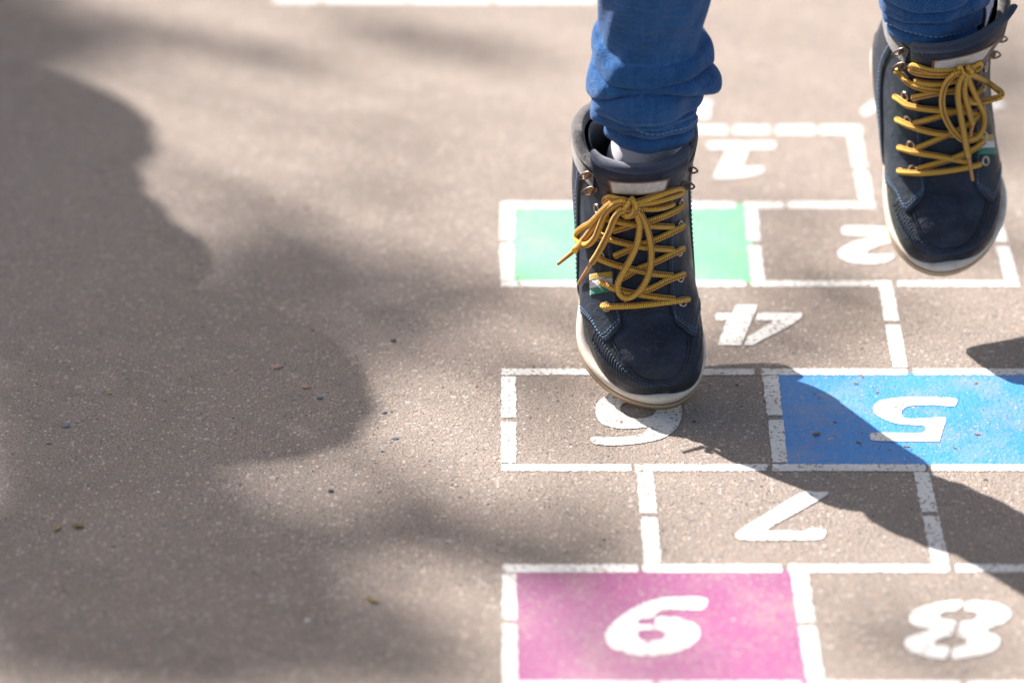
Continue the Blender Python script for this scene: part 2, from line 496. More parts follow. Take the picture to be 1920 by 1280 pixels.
vline((1482, 1515, 1074), (1513, 1545, 1274), 1170)
vline((2020, 2052, 1074), (2084, 2116, 1274), 1170)

def glyph(label, polys, scale, off, hard=()):
    """each poly: outline corners in zoomed pixels; smoothed, except polys listed in hard"""
    out = []
    for k, loops in enumerate(polys):
        ls = []
        for lp in loops:
            P = [(off[0] + x * scale, off[1] + y * scale) for x, y in lp]
            if k not in hard:
                P = [tuple(q) for q in catmull(P, 5, closed=True)]
            ls.append(rough_loop(P, 0.28, 3.0))
        out.append(ls)
    o = flat_sheet('number', out, Z3, M['white'], court)
    o['label'] = label

glyph('white painted number 1', [[[(240, 322), (500, 320), (812, 320), (828, 350), (800, 378), (600, 380), (572, 450), (545, 543), (690, 540), (728, 562), (690, 600), (560, 630), (400, 644), (290, 645), (287, 618), (335, 520), (390, 382), (245, 382), (228, 350)]]], .2083, (1280, 200))
glyph('white painted number 2', [[[(300, 318), (560, 312), (840, 328), (1010, 360), (1060, 420), (1000, 480), (900, 530), (740, 580), (620, 630), (600, 690), (720, 695), (930, 690), (965, 730), (880, 780), (700, 812), (500, 810), (330, 775), (225, 715), (215, 660), (280, 600), (420, 530), (580, 480), (700, 445), (520, 440), (300, 425), (270, 375)]]], .1406, (1540, 380))
glyph('white painted number 4', [[[(578, 105), (690, 108), (720, 48), (760, 44), (885, 45), (757, 350), (582, 345), (648, 165), (572, 158), (568, 130)]],
      [[(882, 105), (1218, 105), (1212, 140), (1120, 205), (940, 295), (850, 345), (780, 350), (808, 285), (1003, 165), (866, 160)]]], .25, (1200, 560), hard=(0, 1))
glyph('white painted number 6, seen upside down, partly under the toe of the boot', [[[(640, 545), (650, 582), (760, 593), (900, 582), (1030, 556), (1110, 510), (1150, 440), (1150, 370), (1120, 320), (1030, 290), (880, 285), (740, 305), (670, 350), (665, 420), (700, 470), (790, 496), (880, 497), (955, 490), (940, 520), (860, 540), (740, 545)],
      [(800, 385), (840, 345), (940, 340), (1000, 365), (1000, 410), (950, 435), (860, 435)]]], .328, (900, 640))
glyph('white painted number 5', [[[(1195, 325), (1200, 355), (1175, 370), (1050, 362), (930, 370), (888, 398), (895, 430), (940, 440), (1030, 436), (1130, 432), (1138, 455), (1120, 515), (1105, 565), (1080, 572), (900, 570), (740, 566), (706, 552), (722, 522), (860, 520), (1000, 520), (1010, 482), (860, 470), (760, 430), (722, 390), (740, 350), (820, 325), (960, 315), (1100, 318)]]], .328, (1400, 640))
glyph('white painted number 7', [[[(1500, 924), (1530, 922), (1553, 925), (1500, 957), (1440, 992), (1475, 994), (1503, 996), (1518, 990), (1545, 992), (1547, 1003), (1533, 1011), (1470, 1012), (1400, 1012), (1383, 1008), (1382, 998), (1420, 972)]]], 1.0, (0, 0))
glyph('white painted number 9, seen upside down on the pink square', [[[(612, 256), (560, 265), (562, 282), (613, 284), (613, 299), (570, 302), (554, 318), (570, 338), (586, 344), (583, 390), (540, 388), (470, 366), (445, 332), (450, 300), (490, 260), (560, 215), (640, 190), (720, 185), (793, 188), (801, 208), (780, 230), (690, 228), (630, 236)]],
      [[(624, 258), (690, 258), (740, 270), (775, 300), (770, 330), (730, 365), (660, 385), (595, 390), (598, 345), (640, 336), (657, 315), (630, 299), (622, 298)]]], .531, (900, 1020))
glyph('white painted number 8', [[[(1699, 198), (1616, 205), (1541, 228), (1516, 260), (1536, 285), (1588, 301), (1516, 325), (1499, 350), (1526, 380), (1596, 398), (1646, 400), (1654, 362), (1616, 352), (1608, 340), (1636, 325), (1664, 320), (1680, 273), (1636, 262), (1624, 248), (1646, 236), (1690, 230)]],
      [[(1722, 200), (1804, 203), (1859, 222), (1874, 248), (1849, 275), (1786, 301), (1829, 325), (1832, 355), (1794, 380), (1724, 397), (1668, 399), (1676, 362), (1704, 358), (1722, 342), (1709, 328), (1684, 320), (1698, 274), (1739, 268), (1761, 250), (1749, 238), (1716, 231)]]], .531, (900, 1020))
# the out-of-focus start arch beyond square 1: one side stroke, the crown of an arch and its far end
flat_sheet('painted_line', [[rough_loop([(1306, 188), (1332, 188), (1330, 222), (1304, 222)], 0.7)]], Z2, M['white'], court)
flat_sheet('painted_line', [[rough_loop([(1614, 207), (1640, 190), (1665, 186), (1705, 190), (1705, 206), (1660, 203), (1640, 207), (1622, 217)], 0.7)]], Z2, M['white'], court)
flat_sheet('painted_line', [[rough_loop([(1848, 196), (1876, 190), (1886, 198), (1862, 206)], 0.7)]], Z2, M['white'], court)

# ------------------------------------------------------------------ the ankle boot (local: x to the inner side, p from toe to heel, z up)
T_P = np.array([[.0056, .021], [.0102, .034], [.0188, .044], [.0327, .0505], [.050, .056], [.0654, .063], [.079, .074], [.091, .088], [.101, .105], [.1085, .120], [.1145, .136], [.119, .151], [.123, .166]])
B_P = np.array([[.0050, .013], [.0100, .011], [.0198, .009], [.0344, .009], [.056, .009], [.0774, .009], [.103, .009], [.133, .010], [.168, .012], [.1995, .022], [.2055, .045], [.2035, .075], [.206, .104]])
W_P = np.array([.0100, .0215, .0305, .0368, .0408, .0416, .0402, .0392, .0390, .0392, .0393, .0405, .0420])
BIAS = np.array([0.0, .15, .30, .34, .36, .34, .30, .26, .20, .14, .08, .03, 0.0])
SHIFT = np.array([.0090, .0081, .0068, .0048, .0026, .0010, 0, 0, 0, 0, 0, 0, 0])
E1 = np.array([.9, .8, .72, .70, .72, .74, .76, .78, .8, .84, .88, .92, .95])
E2 = np.array([.9, .85, .80, .80, .82, .85, .88, .9, .92, .95, 1.0, 1.0, 1.0])
NR = len(W_P)

def spl(A, u):
    A = np.asarray(A, float); u = np.clip(np.asarray(u, float), 0, 1) * (NR - 1)
    i = np.clip(u.astype(int), 0, NR - 2); t = u - i
    b, c = A[i], A[i + 1]; a = A[np.maximum(i - 1, 0)]; d = A[np.minimum(i + 2, NR - 1)]
    if A.ndim == 2: t = t[..., None]
    return 0.5 * ((2 * b) + (c - a) * t + (2 * a - 5 * b + 4 * c - d) * t * t + (3 * b - a - 3 * c + d) * t ** 3)

def S0(u, v):
    u, v = np.broadcast_arrays(np.asarray(u, float), np.asarray(v, float))
    T, B = spl(T_P, u), spl(B_P, u)
    over = np.maximum(u - 1, 0)[..., None]
    T = T + (T_P[-1] - T_P[-2]) * (NR - 1) * over; B = B + (B_P[-1] - B_P[-2]) * (NR - 1) * over * 0.6
    wd, bi, sh, e1, e2 = (spl(A, u) for A in (W_P, BIAS, SHIFT, E1, E2))
    s, c = np.sin(v), np.cos(v)
    sx = np.sign(s) * np.abs(s) ** e1; t = np.sign(c) * np.abs(c) ** e2
    t = t - bi * (1 - t * t)
    C = (T + B) / 2 + (T - B) / 2 * t[..., None]
    spring = 0.010 * np.clip((0.06 - C[..., 0]) / 0.06, 0, 1) ** 2
    return np.stack([wd * sx + sh, C[..., 0], C[..., 1] + spring], -1)

def SN(u, v):
    e = 1e-3
    du = S0(np.asarray(u) + e, v) - S0(np.asarray(u) - e, v)
    dv = S0(u, np.asarray(v) + e) - S0(u, np.asarray(v) - e)
    n = np.cross(du, dv)
    n /= np.linalg.norm(n, axis=-1, keepdims=True) + 1e-12
    # outward: away from the ring centre
    cen = S0(u, 0.0) * 0.5 + S0(u, math.pi) * 0.5
    sg = np.sign(np.sum(n * (S0(u, v) - cen), -1, keepdims=True)); sg[sg == 0] = 1
    return n * sg

def S(u, v, off=0.0):
    off = np.asarray(off, float)
    return S0(u, v) + SN(u, v) * (off[..., None] if off.ndim else off)

def u_collar(v):
    """height of the padded collar round the ankle: low at the front edges, high at the heel"""
    a = np.abs(v)
    return np.interp(a, [0.0, 0.75, 1.15, 1.6, 2.2, math.pi], [.88, .885, .925, .975, 1.0, 1.015])

SOLE_P = [0, .0012, .004, .0095, .018, .030, .046, .065, .085, .11, .14, .17, .2, .222, .236, .243, .2455]
SOLE_W = [0, .0085, .0148, .0225, .0300, .0372, .0434, .0462, .0455, .0415, .0380, .0365, .0365, .0345, .0270, .0140, 0]
def sole_outline(n=200):
    P = []
    for side in (1, -1):
        q = [(side * wv * .99, pv) for pv, wv in zip([.86 * p_ for p_ in SOLE_P], SOLE_W)]
        P += q[:-1] if side == 1 else q[::-1][:-1]
    Q = resample(np.vstack([catmull(P, 10, True), P[0]]), 0.0032)[:-1]
    x = Q[:, 0] + .0100 * np.clip(1 - Q[:, 1] / .065, 0, 1) ** 1.4
    return np.stack([x, Q[:, 1]], 1)

class Boot:
    """one boot: pose, then every part in world coordinates"""
    def __init__(self, side, pitch, yaw, roll, toe_px, min_z, twist=0.0, lean=0.0):
        self.twist, self.lean = twist, lean
        self.side = side
        cy, sy = math.cos(yaw), math.sin(yaw)
        F = np.array([sy * math.cos(pitch), -cy * math.cos(pitch), -math.sin(pitch)])
        R = np.array([cy, sy, 0.0]); U = np.cross(R, -F)
        R2 = R * math.cos(roll) - U * math.sin(roll); U2 = U * math.cos(roll) + R * math.sin(roll)
        self.A = np.stack([R2 * side, -F, U2], 0); self.O = np.zeros(3)
        G = self.sole_grid().reshape(-1, 3)
        self.O = np.append(ground(*toe_px)[:2], 0.0)
        for _ in range(8):
            W = self.w(G); self.O[2] += min_z - W[:, 2].min()
            W = self.w(G); px = project(W); k = np.argmax(px[:, 1])
            depth = (W[k] - CAM) @ FW
            self.O[0] += (toe_px[0] - px[k, 0]) * depth / F_PX
            self.O[1] -= (toe_px[1] - px[k, 1]) * depth / F_PX / math.sin(PHI) * 0.9
    def w(self, L): return np.asarray(L) @ self.A + self.O
    def s(self, u, v, off=0.0):
        L = S(u, v, off)
        if self.lean:
            L = L.copy(); L[..., 0] += self.lean * np.clip((np.asarray(u, float) - .66) / .34, 0, 1.2) ** 1.4
        return self.w(L)
    def sole_grid(self):
        Q = sole_outline(); nx = np.gradient(np.vstack([Q[-2:], Q, Q[:2]]), axis=0)[2:-2]
        nrm = np.stack([nx[:, 1], -nx[:, 0]], 1); nrm /= np.linalg.norm(nrm, axis=1)[:, None]
        cen = Q.mean(0); 
        if np.mean(np.sum(nrm * (Q - cen), 1)) < 0: nrm = -nrm
        lev = [(-.007, .0), (-.0018, .0003), (-.0004, .0020), (.0, .0060), (-.0002, .0078), (-.0017, .0083), (-.0017, .0089), (-.0002, .0095), (.0006, .0125), (.0003, .0150), (-.0012, .0162), (-.0048, .0164), (-.010, .012)]
        self.sole_v = np.array([l[1] for l in lev]) / .0164; self.sole_v[-2:] = 1.0
        spring = .010 * np.clip((.06 - Q[:, 1]) / .06, 0, 1) ** 2
        rows = []
        for off, z in lev:
            q = Q + nrm * off
            zz = z * (1.04 + .15 * np.clip((.05 - Q[:, 1]) / .05, 0, 1)) + spring
            rows.append(np.stack([q[:, 0], q[:, 1], zz], 1))
        return np.array(rows)

    def panel(self, mb, U, V, off, skirt=0.0, mi=0):
        """a leather piece laid over the boot: grid of (u, v), raised by off, with turned-down edges"""
        G = self.s(U, V, np.broadcast_to(off, U.shape))
        if skirt is not None:
            lo = self.s(U, V, np.full(U.shape, skirt))
            G2 = np.empty((G.shape[0] + 2, G.shape[1] + 2, 3))
            G2[1:-1, 1:-1] = G
            G2[0, 1:-1], G2[-1, 1:-1] = lo[0], lo[-1]
            G2[1:-1, 0], G2[1:-1, -1] = lo[:, 0], lo[:, -1]
            G2[0, 0], G2[0, -1], G2[-1, 0], G2[-1, -1] = lo[0, 0], lo[0, -1], lo[-1, 0], lo[-1, -1]
            G = G2
        mb.grid(G, mi=mi)
        return mb

    def stitches(self, mb, uv, off, length=.0021, gap=.0010, r=.00034):
        P = self.s(uv[:, 0], uv[:, 1], off); L = np.r_[0, np.cumsum(np.linalg.norm(np.diff(P, axis=0), axis=1))]
        s = gap
        while s + length < L[-1]:
            q = np.array([[np.interp(t, L, P[:, k]) for k in range(3)] for t in (s, s + length / 2, s + length)])
            n = self.s(np.interp(s, L, uv[:, 0]), np.interp(s, L, uv[:, 1]), off + .001) - self.s(np.interp(s, L, uv[:, 0]), np.interp(s, L, uv[:, 1]), off)
            n = n / np.linalg.norm(n); q[1] += n * .0002; q[0] -= n * .0003; q[2] -= n * .0003
            mb.tube(q, r, 5)
            s += length + gap

    def build(self, person):
        sd = self.side
        # ---- upper
        mb = MB()
        us = np.linspace(0.0, .97, 90); vv = np.linspace(-math.pi, math.pi, 97)[:-1]
        U, V = np.meshgrid(us, vv, indexing='ij')
        uc = u_collar(V)
        U = U * uc / .97
        mb.grid(self.s(U, V, 0.0), closed_v=True)
        cap = self.s(np.zeros(1), np.zeros(1))[0] * .5 + self.s(np.zeros(1), np.full(1, math.pi))[0] * .5
        o = 0; mb.v.append(tuple(cap)); ci = len(mb.v) - 1
        for j in range(96):
            mb.f.append((j, (j + 1) % 96, ci)); mb.mi.append(0); mb.uv.append([(0, 0)] * 3)
        shoe = mb.build('shoe', M['leather'], person)
        self.shoe = shoe
        # ---- lining inside the ankle
        mb = MB(); us = np.linspace(.55, 1.0, 24)
        U, V = np.meshgrid(us, vv, indexing='ij'); U = U * u_collar(V)
        mb.grid(self.s(U, V, -(.0045 + .0042 * np.clip((np.linspace(.55, 1.0, 24)[:, None] - .80) / .2, 0, 1) + 0 * U)), closed_v=True)
        mb.build('lining', M['lining'], shoe)
        # ---- sole
        mb = MB(); G = self.w(self.sole_grid())
        n = G.shape[1]
        mb.grid(G, closed_v=True, UV=(self.sole_v, np.zeros(n + 1)))
        mb.uv = [[(0.0, c[0]) for c in q] for q in mb.uv]
        c0 = G[0].mean(0); mb.v.append(tuple(c0)); ci = len(mb.v) - 1
        for j in range(n):
            mb.f.append((j, (j + 1) % n, ci)); mb.mi.append(0); mb.uv.append([(0, 0)] * 3)
        mb.build('sole', M['sole'], shoe)
        # ---- toe guard: from the sole up to the stitched U seam
        sm = catmull([(.074, 0), (.078, .27), (.112, .53), (.190, .64), (.270, .70), (.340, .79), (.42, .95)], 16)
        bt = catmull([(.004, 0), (.004, .6), (.006, 1.2), (.06, 1.75), (.14, 2.1), (.24, 2.3), (.42, 2.4)], 16)
        mir = np.array([1, -1.0])
        sm = np.vstack([sm[:0:-1] * mir, sm]); bt = np.vstack([bt[:0:-1] * mir, bt])
        rows = np.linspace(0, 1, 16)[:, None, None]
        UV_ = bt[None] * (1 - rows) + sm[None] * rows
        off = np.where(np.linspace(0, 1, 16) > .92, .0008, .0013)[:, None] * np.ones(UV_.shape[:2])
        mb = self.panel(MB(), UV_[..., 0], UV_[..., 1], off, -.0003)
        mb.build('toe_guard', M['mudguard'], shoe)
        mb = MB()
        lo_, hi_ = 14, len(sm) - 14
        rowA = sm + (bt - sm) * .10; rowB = sm + (bt - sm) * .30
        for row in (rowA, rowB):
            self.stitches(mb, row[lo_:hi_], .0013, .0019, .0009, .00034)
        tt = np.linspace(lo_, hi_ - 1, 64)
        ix_ = np.arange(len(sm))
        def at_(row, t): return np.interp(t, ix_, row[:, 0]), np.interp(t, ix_, row[:, 1])
        for t_ in tt:
            q = np.array([self.s(*at_(rowA, t_), .0016), self.s(*at_(sm + (bt - sm) * .20, t_ + .5), .0020), self.s(*at_(rowB, t_ + 1.0), .0015)])
            mb.tube(q, .00028, 5)
        mb.build('stitching', M['thread_navy'], shoe)
        # ridge of the apron just behind the seam
        ap = sm + (sm - bt) * .03
        mb = MB(); q = self.s(ap[8:-8, 0], ap[8:-8, 1], .0002); mb.tube(q, .0009, 6)
        mb.build('piping', M['leather'], shoe)
        # ---- side panels with the eyelet rows
        for k in (1, -1):
            thr = MB(); thr2 = MB()
            rr = np.linspace(0, 1, 40); ss = np.linspace(0, 1, 60)
            def v_face(u): return np.interp(u, [.36, .41, .50, .60, .72, .84, 1.0], [.30, .33, .37, .41, .45, .49, .56])
            v_bot = 2.40
            # front edge of the panel, as (u, v): corner by the tongue, down and forward to the sole
            fe = catmull([(.390, .31), (.335, .35), (.306, .53), (.288, .84), (.350, 1.0), (.395, 1.25), (.43, 1.7), (.45, v_bot)], 8)
            fu, fv = fe[:, 0], fe[:, 1]
            U = np.zeros((40, 60)); V = np.zeros((40, 60))
            for a, r in enumerate(rr):
                vfront = .31 + (v_bot - .31) * r
                us_ = np.interp(vfront, fv, fu)
                for b, s_ in enumerate(ss):
                    v0 = v_face(us_ + (.9 - us_) * s_)
                    v_ = v0 + (v_bot - v0) * r if r < 1 else v_bot
                    u1 = u_collar(np.array(v_)) - .012
                    U[a, b] = us_ + (u1 - us_) * s_; V[a, b] = v_
            pm = self.panel(MB(), U, V * k, .0022, -.0002)
            side_panel = pm.build('side_panel', M['leather2'], shoe)
            e = np.stack([U[1, 1:-1] , V[1, 1:-1] * k + k * .015], 1)
            self.stitches(thr, e, .0024, .0019, .0009, .00030)
            e = np.stack([U[1:34, 1] + .006, V[1:34, 1] * k], 1)
            self.stitches(thr, e, .0024, .0019, .0009, .00034)
            e = np.stack([U[1:34, 1] + .017, V[1:34, 1] * k], 1)
            self.stitches(thr, e, .0024, .0019, .0009, .00034)
            # second overlay: rear quarter with a curved front seam and pale stitches
            fe2 = catmull([(.90, 1.13), (.80, 1.20), (.70, 1.28), (.62, 1.38), (.55, 1.52), (.50, 1.72), (.48, 2.0), (.47, 2.45)], 8)
            U2 = np.zeros((30, 30)); V2 = np.zeros((30, 30))
            for a, r in enumerate(np.linspace(0, 1, 30)):
                i = r * (len(fe2) - 1)
                us_ = np.interp(i, range(len(fe2)), fe2[:, 0]); v0 = np.interp(i, range(len(fe2)), fe2[:, 1])
                for b, s_ in enumerate(np.linspace(0, 1, 30)):
                    ve = math.pi * .995
                    v_ = v0 + (ve - v0) * s_
                    uend = np.interp(r, [0, 1], [.955, .62])
                    U2[a, b] = us_ + (uend - us_) * s_; V2[a, b] = v_
            self.panel(MB(), U2, V2 * k, .0036, .001).build('heel_counter', M['leather2'], shoe)
            self.stitches(thr2, np.stack([U2[2:-2, 1] + .004, V2[2:-2, 1] * k + k * .035], 1), .0040, .0023, .0012, .00036)
            thr.build('stitching', M['thread_blue'], shoe); thr2.build('stitching', M['thread_light'], shoe)
        # brown pull tab up the heel
        Ut, Vt = np.meshgrid(np.linspace(.70, .985, 20), np.linspace(math.pi - .36, math.pi + .36, 12), indexing='ij')
        self.panel(MB(), Ut, Vt, .0052, .001).build('pull_tab', M['brown'], shoe)
        Ut, Vt = np.meshgrid(np.linspace(.655, .79, 14), np.linspace(math.pi - .95, math.pi + .95, 26), indexing='ij')
        self.panel(MB(), Ut, Vt, .0046, .001).build('heel_strap', M['mudguard'], shoe)
        # ---- padded collar
        vc = np.linspace(.80, 2 * math.pi - .80, 120); va_ = np.where(vc > math.pi, vc - 2 * math.pi, vc)
        mid = self.s(u_collar(va_), va_, -.0008)
        rad = np.interp(np.abs(va_), [.80, .95, 1.5, 2.4, math.pi], [.0028, .0037, .0047, .0056, .0062])
        mb = MB().tube(mid, rad, 14)
        U, V = np.meshgrid(np.linspace(-.075, 0.0, 8), vc, indexing='ij'); V = np.where(V > math.pi, V - 2 * math.pi, V)
        Uc = u_collar(V) + U
        mb.grid(self.s(Uc, V, .0040 * np.ones_like(V)))
        mb.build('collar', M['collar'], shoe)
        # ---- tongue, thick and padded above the laces
        def tongue_pt(u, vn, off):
            half = np.interp(u, [.36, .45, .7, .85, .93, 1.06], [.50, .56, .62, .74, .86, .92])
            lean = np.interp(u, [.80, .90, 1.0, 1.07], [0.0, .0015, .0035, .0058])
            return self.s(u, vn * half, off + lean)
        us = np.linspace(.40, .962, 54); vn = np.linspace(-1, 1, 41)
        U, V = np.meshgrid(us, vn, indexing='ij')
        dip = .026 * np.cos(V * math.pi / 2) - .018 * np.clip(np.abs(V) - .82, 0, 1) / .18
        U = U + self.twist * V * np.clip((U - .76) / .2, 0, 1)
        U = U - dip * np.clip((U - .82) / .16, 0, 1)
        puff = np.interp(U, [.4, .74, .85, .93, .99], [.0010, .0018, .0052, .0056, .0016])
        puff = puff * np.clip((1 - np.abs(V)) / .12, .15, 1) ** .5
        front = tongue_pt(U, V, puff)
        back = tongue_pt(U, V, np.interp(U, [.4, .76, .91, .99], [-.001, -.001, -.0042, -.0048]))
        mb = MB().grid(front)
        tongue = mb.build('tongue', M['tongue'], shoe)
        mb = MB()
        rim = []
        for j in range(41):
            a, b = front[-1, j], back[-1, j]
            mid_ = (a + b) / 2; up = (front[-1, j] - front[-3, j]); up = up / np.linalg.norm(up)
            h = np.linalg.norm(a - b) / 2
            arc = [mid_ + (a - mid_) * math.cos(t) + up * h * .95 * math.sin(t) for t in np.linspace(0, math.pi, 9)]
            rim.append(arc)
        rim = np.array(rim)
        mb.grid(rim); mb.grid(back)
        for j in (0, 40):
            mb.grid(np.stack([front[:, j], back[:, j]], 1))
        mb.build('tongue_edge', M['lining'], shoe)
        # label on the tongue: brown frame round a pale patch
        def tl(u0, u1, v0, v1, off, mat, nm):
            Ul, Vl = np.meshgrid(np.linspace(u0, u1, 8), np.linspace(v0, v1, 16), indexing='ij')
            def f(o_):
                return tongue_pt(Ul + self.twist * Vl * np.clip((Ul - .76) / .2, 0, 1), Vl, np.interp(Ul, [.4, .74, .85, .93, .99], [.0010, .0018, .0052, .0056, .0016]) + o_)
            G = f(off); lo = f(0.0)
            G2 = np.empty((10, 18, 3)); G2[1:-1, 1:-1] = G
            G2[0, 1:-1], G2[-1, 1:-1], G2[1:-1, 0], G2[1:-1, -1] = lo[0], lo[-1], lo[:, 0], lo[:, -1]
            G2[0, 0], G2[0, -1], G2[-1, 0], G2[-1, -1] = lo[0, 0], lo[0, -1], lo[-1, 0], lo[-1, -1]
            return MB().grid(G2).build(nm, mat, shoe)
        tl(LAB[0], LAB[1], LAB[2], LAB[3], .0006, M['brown'], 'label_frame')
        tl(LAB[0] + .0065, LAB[1] - .0065, LAB[2] + .055, LAB[3] - .055, .0010, M['patch'], 'label')
        # ---- eyelets and hooks
        self.eye_uv = [(u_ + (.026 if sd < 0 else 0), v_) for u_, v_ in ((.402, .56), (.488, .60), (.574, .645), (.655, .69), (.728, .73))]
        for u, v in self.eye_uv:
            for k in (1, -1):
                P = self.s(u, v * k, .0026); n = self.s(u, v * k, .01) - self.s(u, v * k, .0); n /= np.linalg.norm(n)
                self.ring(P, n, .0031, .0009, shoe)
        for u, v in ((.805, .80), (.878, .90)):
            for k in (1, -1):
                self.hook(u, v * k, shoe)
        # ---- striped tab beside the second eyelet on the outer side
        for a, (v0, v1, m, nm) in enumerate(((0, .33, 'tab_yellow', 'tab_stripe'), (.33, .66, 'tab_white', 'tab_stripe'), (.66, 1, 'tab_green', 'tab_stripe'))):
            u0, u1 = .520 - .068 * v1, .520 - .068 * v0
            Ul, Vl = np.meshgrid(np.linspace(u0, u1, 5), np.linspace(.41, .93, 14), indexing='ij')
            self.panel(MB(), Ul, -Vl, .0031, .001).build(nm, M[m], shoe)
        # bvh of everything built so far, for the laces
        V_, F_ = [], []
        for ob in [shoe] + list(shoe.children):
            me = ob.data; o = len(V_)
            base = Vector(top_of(ob).location)
            V_ += [v.co + base for v in me.vertices]
            F_ += [[i + o for i in p.vertices] for p in me.polygons]
        self.bvh = BVHTree.FromPolygons(V_, F_)
        return shoe

    def ring(self, P, n, R, r, shoe):
        a = np.cross(n, [0.3, 1, 0.2]); a /= np.linalg.norm(a); b = np.cross(n, a)
        t = np.linspace(0, 2 * math.pi, 25)[:-1]
        q = P + R * (np.cos(t)[:, None] * a + np.sin(t)[:, None] * b)
        MB().tube(q, r, 8, closed=True).build('eyelet', M['metal'], shoe)
        q = P - n * .0004 + (R - .0002) * (np.cos(t)[:, None] * a + np.sin(t)[:, None] * b)
        mb = MB(); mb.add(np.vstack([q, P - n * .0004]), [(i, (i + 1) % 24, 24) for i in range(24)])
        mb.build('eyelet_hole', M['lining'], shoe)

    def hook(self, u, v, shoe):
        k = 1 if v > 0 else -1
        P = self.s(u, v, .0026); n = self.s(u, v, .01) - self.s(u, v, 0.0); n /= np.linalg.norm(n)
        up = self.s(u + .02, v, 0.0) - self.s(u, v, 0.0); up /= np.linalg.norm(up)
        out = self.s(u, v + .06 * k, .0) - self.s(u, v, .0); out /= np.linalg.norm(out)
        mb = MB()
        # a small riveted base plate and a bent wire loop standing out from it
        ax = -up * .25 + out * .97
        G = np.array([[P + ax * d + n * h + up * (wd * x) for x in (-1, -.5, 0, .5, 1)] for d, h, wd in ((-.0045, .0, .0022), (-.0042, .0008, .0026), (0, .0010, .0034), (.0034, .0010, .0030), (.0037, .0, .0026))])
        mb.grid(G)
        c_ = [P - ax * .0030 + n * .0012, P + up * .0036 + n * .0016 + ax * .0008, P + up * .0034 + n * .0048 + ax * .0042, P + n * .0070 + ax * .0072, P - up * .0034 + n * .0048 + ax * .0042, P - up * .0036 + n * .0016 + ax * .0008]
        mb.tube(catmull(c_, 6, closed=True), .00075, 8, closed=True)
        G = np.array([[P + up * (.0030 * x) + n * .0042 * y_ + ax * .0030 * y_ for x in (-1, 0, 1)] for y_ in (.2, .6, 1.0)])
        mb.grid(G); mb.grid(G - ax * .0005, flip=True)
        mb.build('lace_hook', M['darkmetal'], shoe)

    def lay(self, pts):
        """picture points on the boot -> points in space resting off its surface; pts: (px, py, lift)"""
        out = []; dep = None
        raw = []
        for p in pts:
            d = ray(p[0], p[1]); h = self.bvh.ray_cast(Vector(CAM), Vector(d), 10)
            raw.append((d, h[3] if h[0] is not None else None))
        known = [i for i, r in enumerate(raw) if r[1] is not None]
        for i, (p, (d, t)) in enumerate(zip(pts, raw)):
            if t is None or t > 3.4:
                j = min(known, key=lambda q: abs(q - i)) if known else None
                t = raw[j][1] if j is not None else 2.9
            out.append(CAM + d * (t - p[2]))
        return np.array(out)

    def lace(self, mb, pts, r=.0024):
        P = self.lay(pts)
        Q = resample(catmull(P, 8), .0011)
        mb.tube(Q, r, 12, uv0=random.random() * .01)
        return Q

# ------------------------------------------------------------------ the hopping child
hopper = root_empty('person', tuple(ground(1490, 690)))
tag(hopper, 'child in blue jeans and navy high top boots with yellow laces, hopping on the grid', 'person')
LAB = (.822, .900, -.60, .46)
R = math.radians
front = Boot(+1, R(36), R(5.5), R(-2), (1232, 768), .0012)
front.build(hopper)
rear = Boot(-1, R(40), R(10.2), R(-7), (1760, 518), .050, -.065, -.012)
rear.build(hopper)

def lace_set(boot, bars, cords, tails, knot):
    mb = MB()
    for pts in bars + cords: boot.lace(mb, pts)
    for pts in knot: boot.lace(mb, pts, .0021)
    for pts, tip in tails: boot.lace(mb, pts)
    lc = mb.build('lace', M['lace'], boot.shoe)
    for pts, tip in tails:
        P = boot.lay([pts[-1], tip])
        Q = resample(np.array([P[0], (P[0] + P[1]) / 2, P[1]]), .001)
        MB().tube(Q, np.linspace(.0017, .00125, len(Q)), 10).build('aglet', M['aglet'], boot.shoe)

lo, hi = .0022, .0040
bars = [
    [(1130, 573, -.001), (1139, 575, .003), (1175, 574, hi), (1215, 571, hi), (1255, 566, hi), (1283, 562, .003), (1290, 561, -.001)],
    [(1128, 531, -.001), (1136, 533, .003), (1155, 542, hi), (1200, 552, lo), (1232, 557, lo), (1265, 561, lo)],
    [(1282, 514, -.001), (1274, 517, .003), (1250, 526, hi), (1222, 540, hi), (1195, 549, lo), (1168, 562, lo)],
    [(1122, 484, -.001), (1130, 488, .003), (1155, 497, hi), (1200, 508, hi), (1232, 514, lo), (1262, 517, lo)],
    [(1281, 466, -.001), (1273, 470, .003), (1250, 481, hi), (1222, 494, lo), (1195, 505, lo), (1163, 524, lo)],
    [(1120, 436, -.001), (1126, 441, .003), (1148, 450, hi), (1185, 459, hi), (1222, 465, hi), (1262, 468, lo)],
    [(1281, 423, -.001), (1274, 428, .003), (1250, 440, hi), (1222, 452, lo), (1195, 461, lo), (1152, 480, lo)],
    [(1122, 402, .002), (1140, 411, hi), (1183, 420, hi), (1230, 424, lo), (1262, 425, lo)],
    [(1281, 383, .002), (1272, 392, hi), (1248, 404, hi), (1211, 416, hi), (1185, 422, lo), (1150, 433, lo)],
    [(1184, 388, .005), (1205, 391, .005), (1230, 391, hi), (1250, 387, lo), (1262, 382, lo)],
    [(1186, 381, .008), (1205, 376, .006), (1234, 366, .005), (1260, 357, .004), (1273, 354, .003), (1279, 358, .003), (1275, 364, .004), (1255, 371, .005), (1225, 379, .006), (1190, 384, .008)],
    [(1180, 380, .008), (1160, 374, .006), (1145, 370, .004), (1136, 373, .003), (1134, 381, .003), (1142, 385, .004)],
]
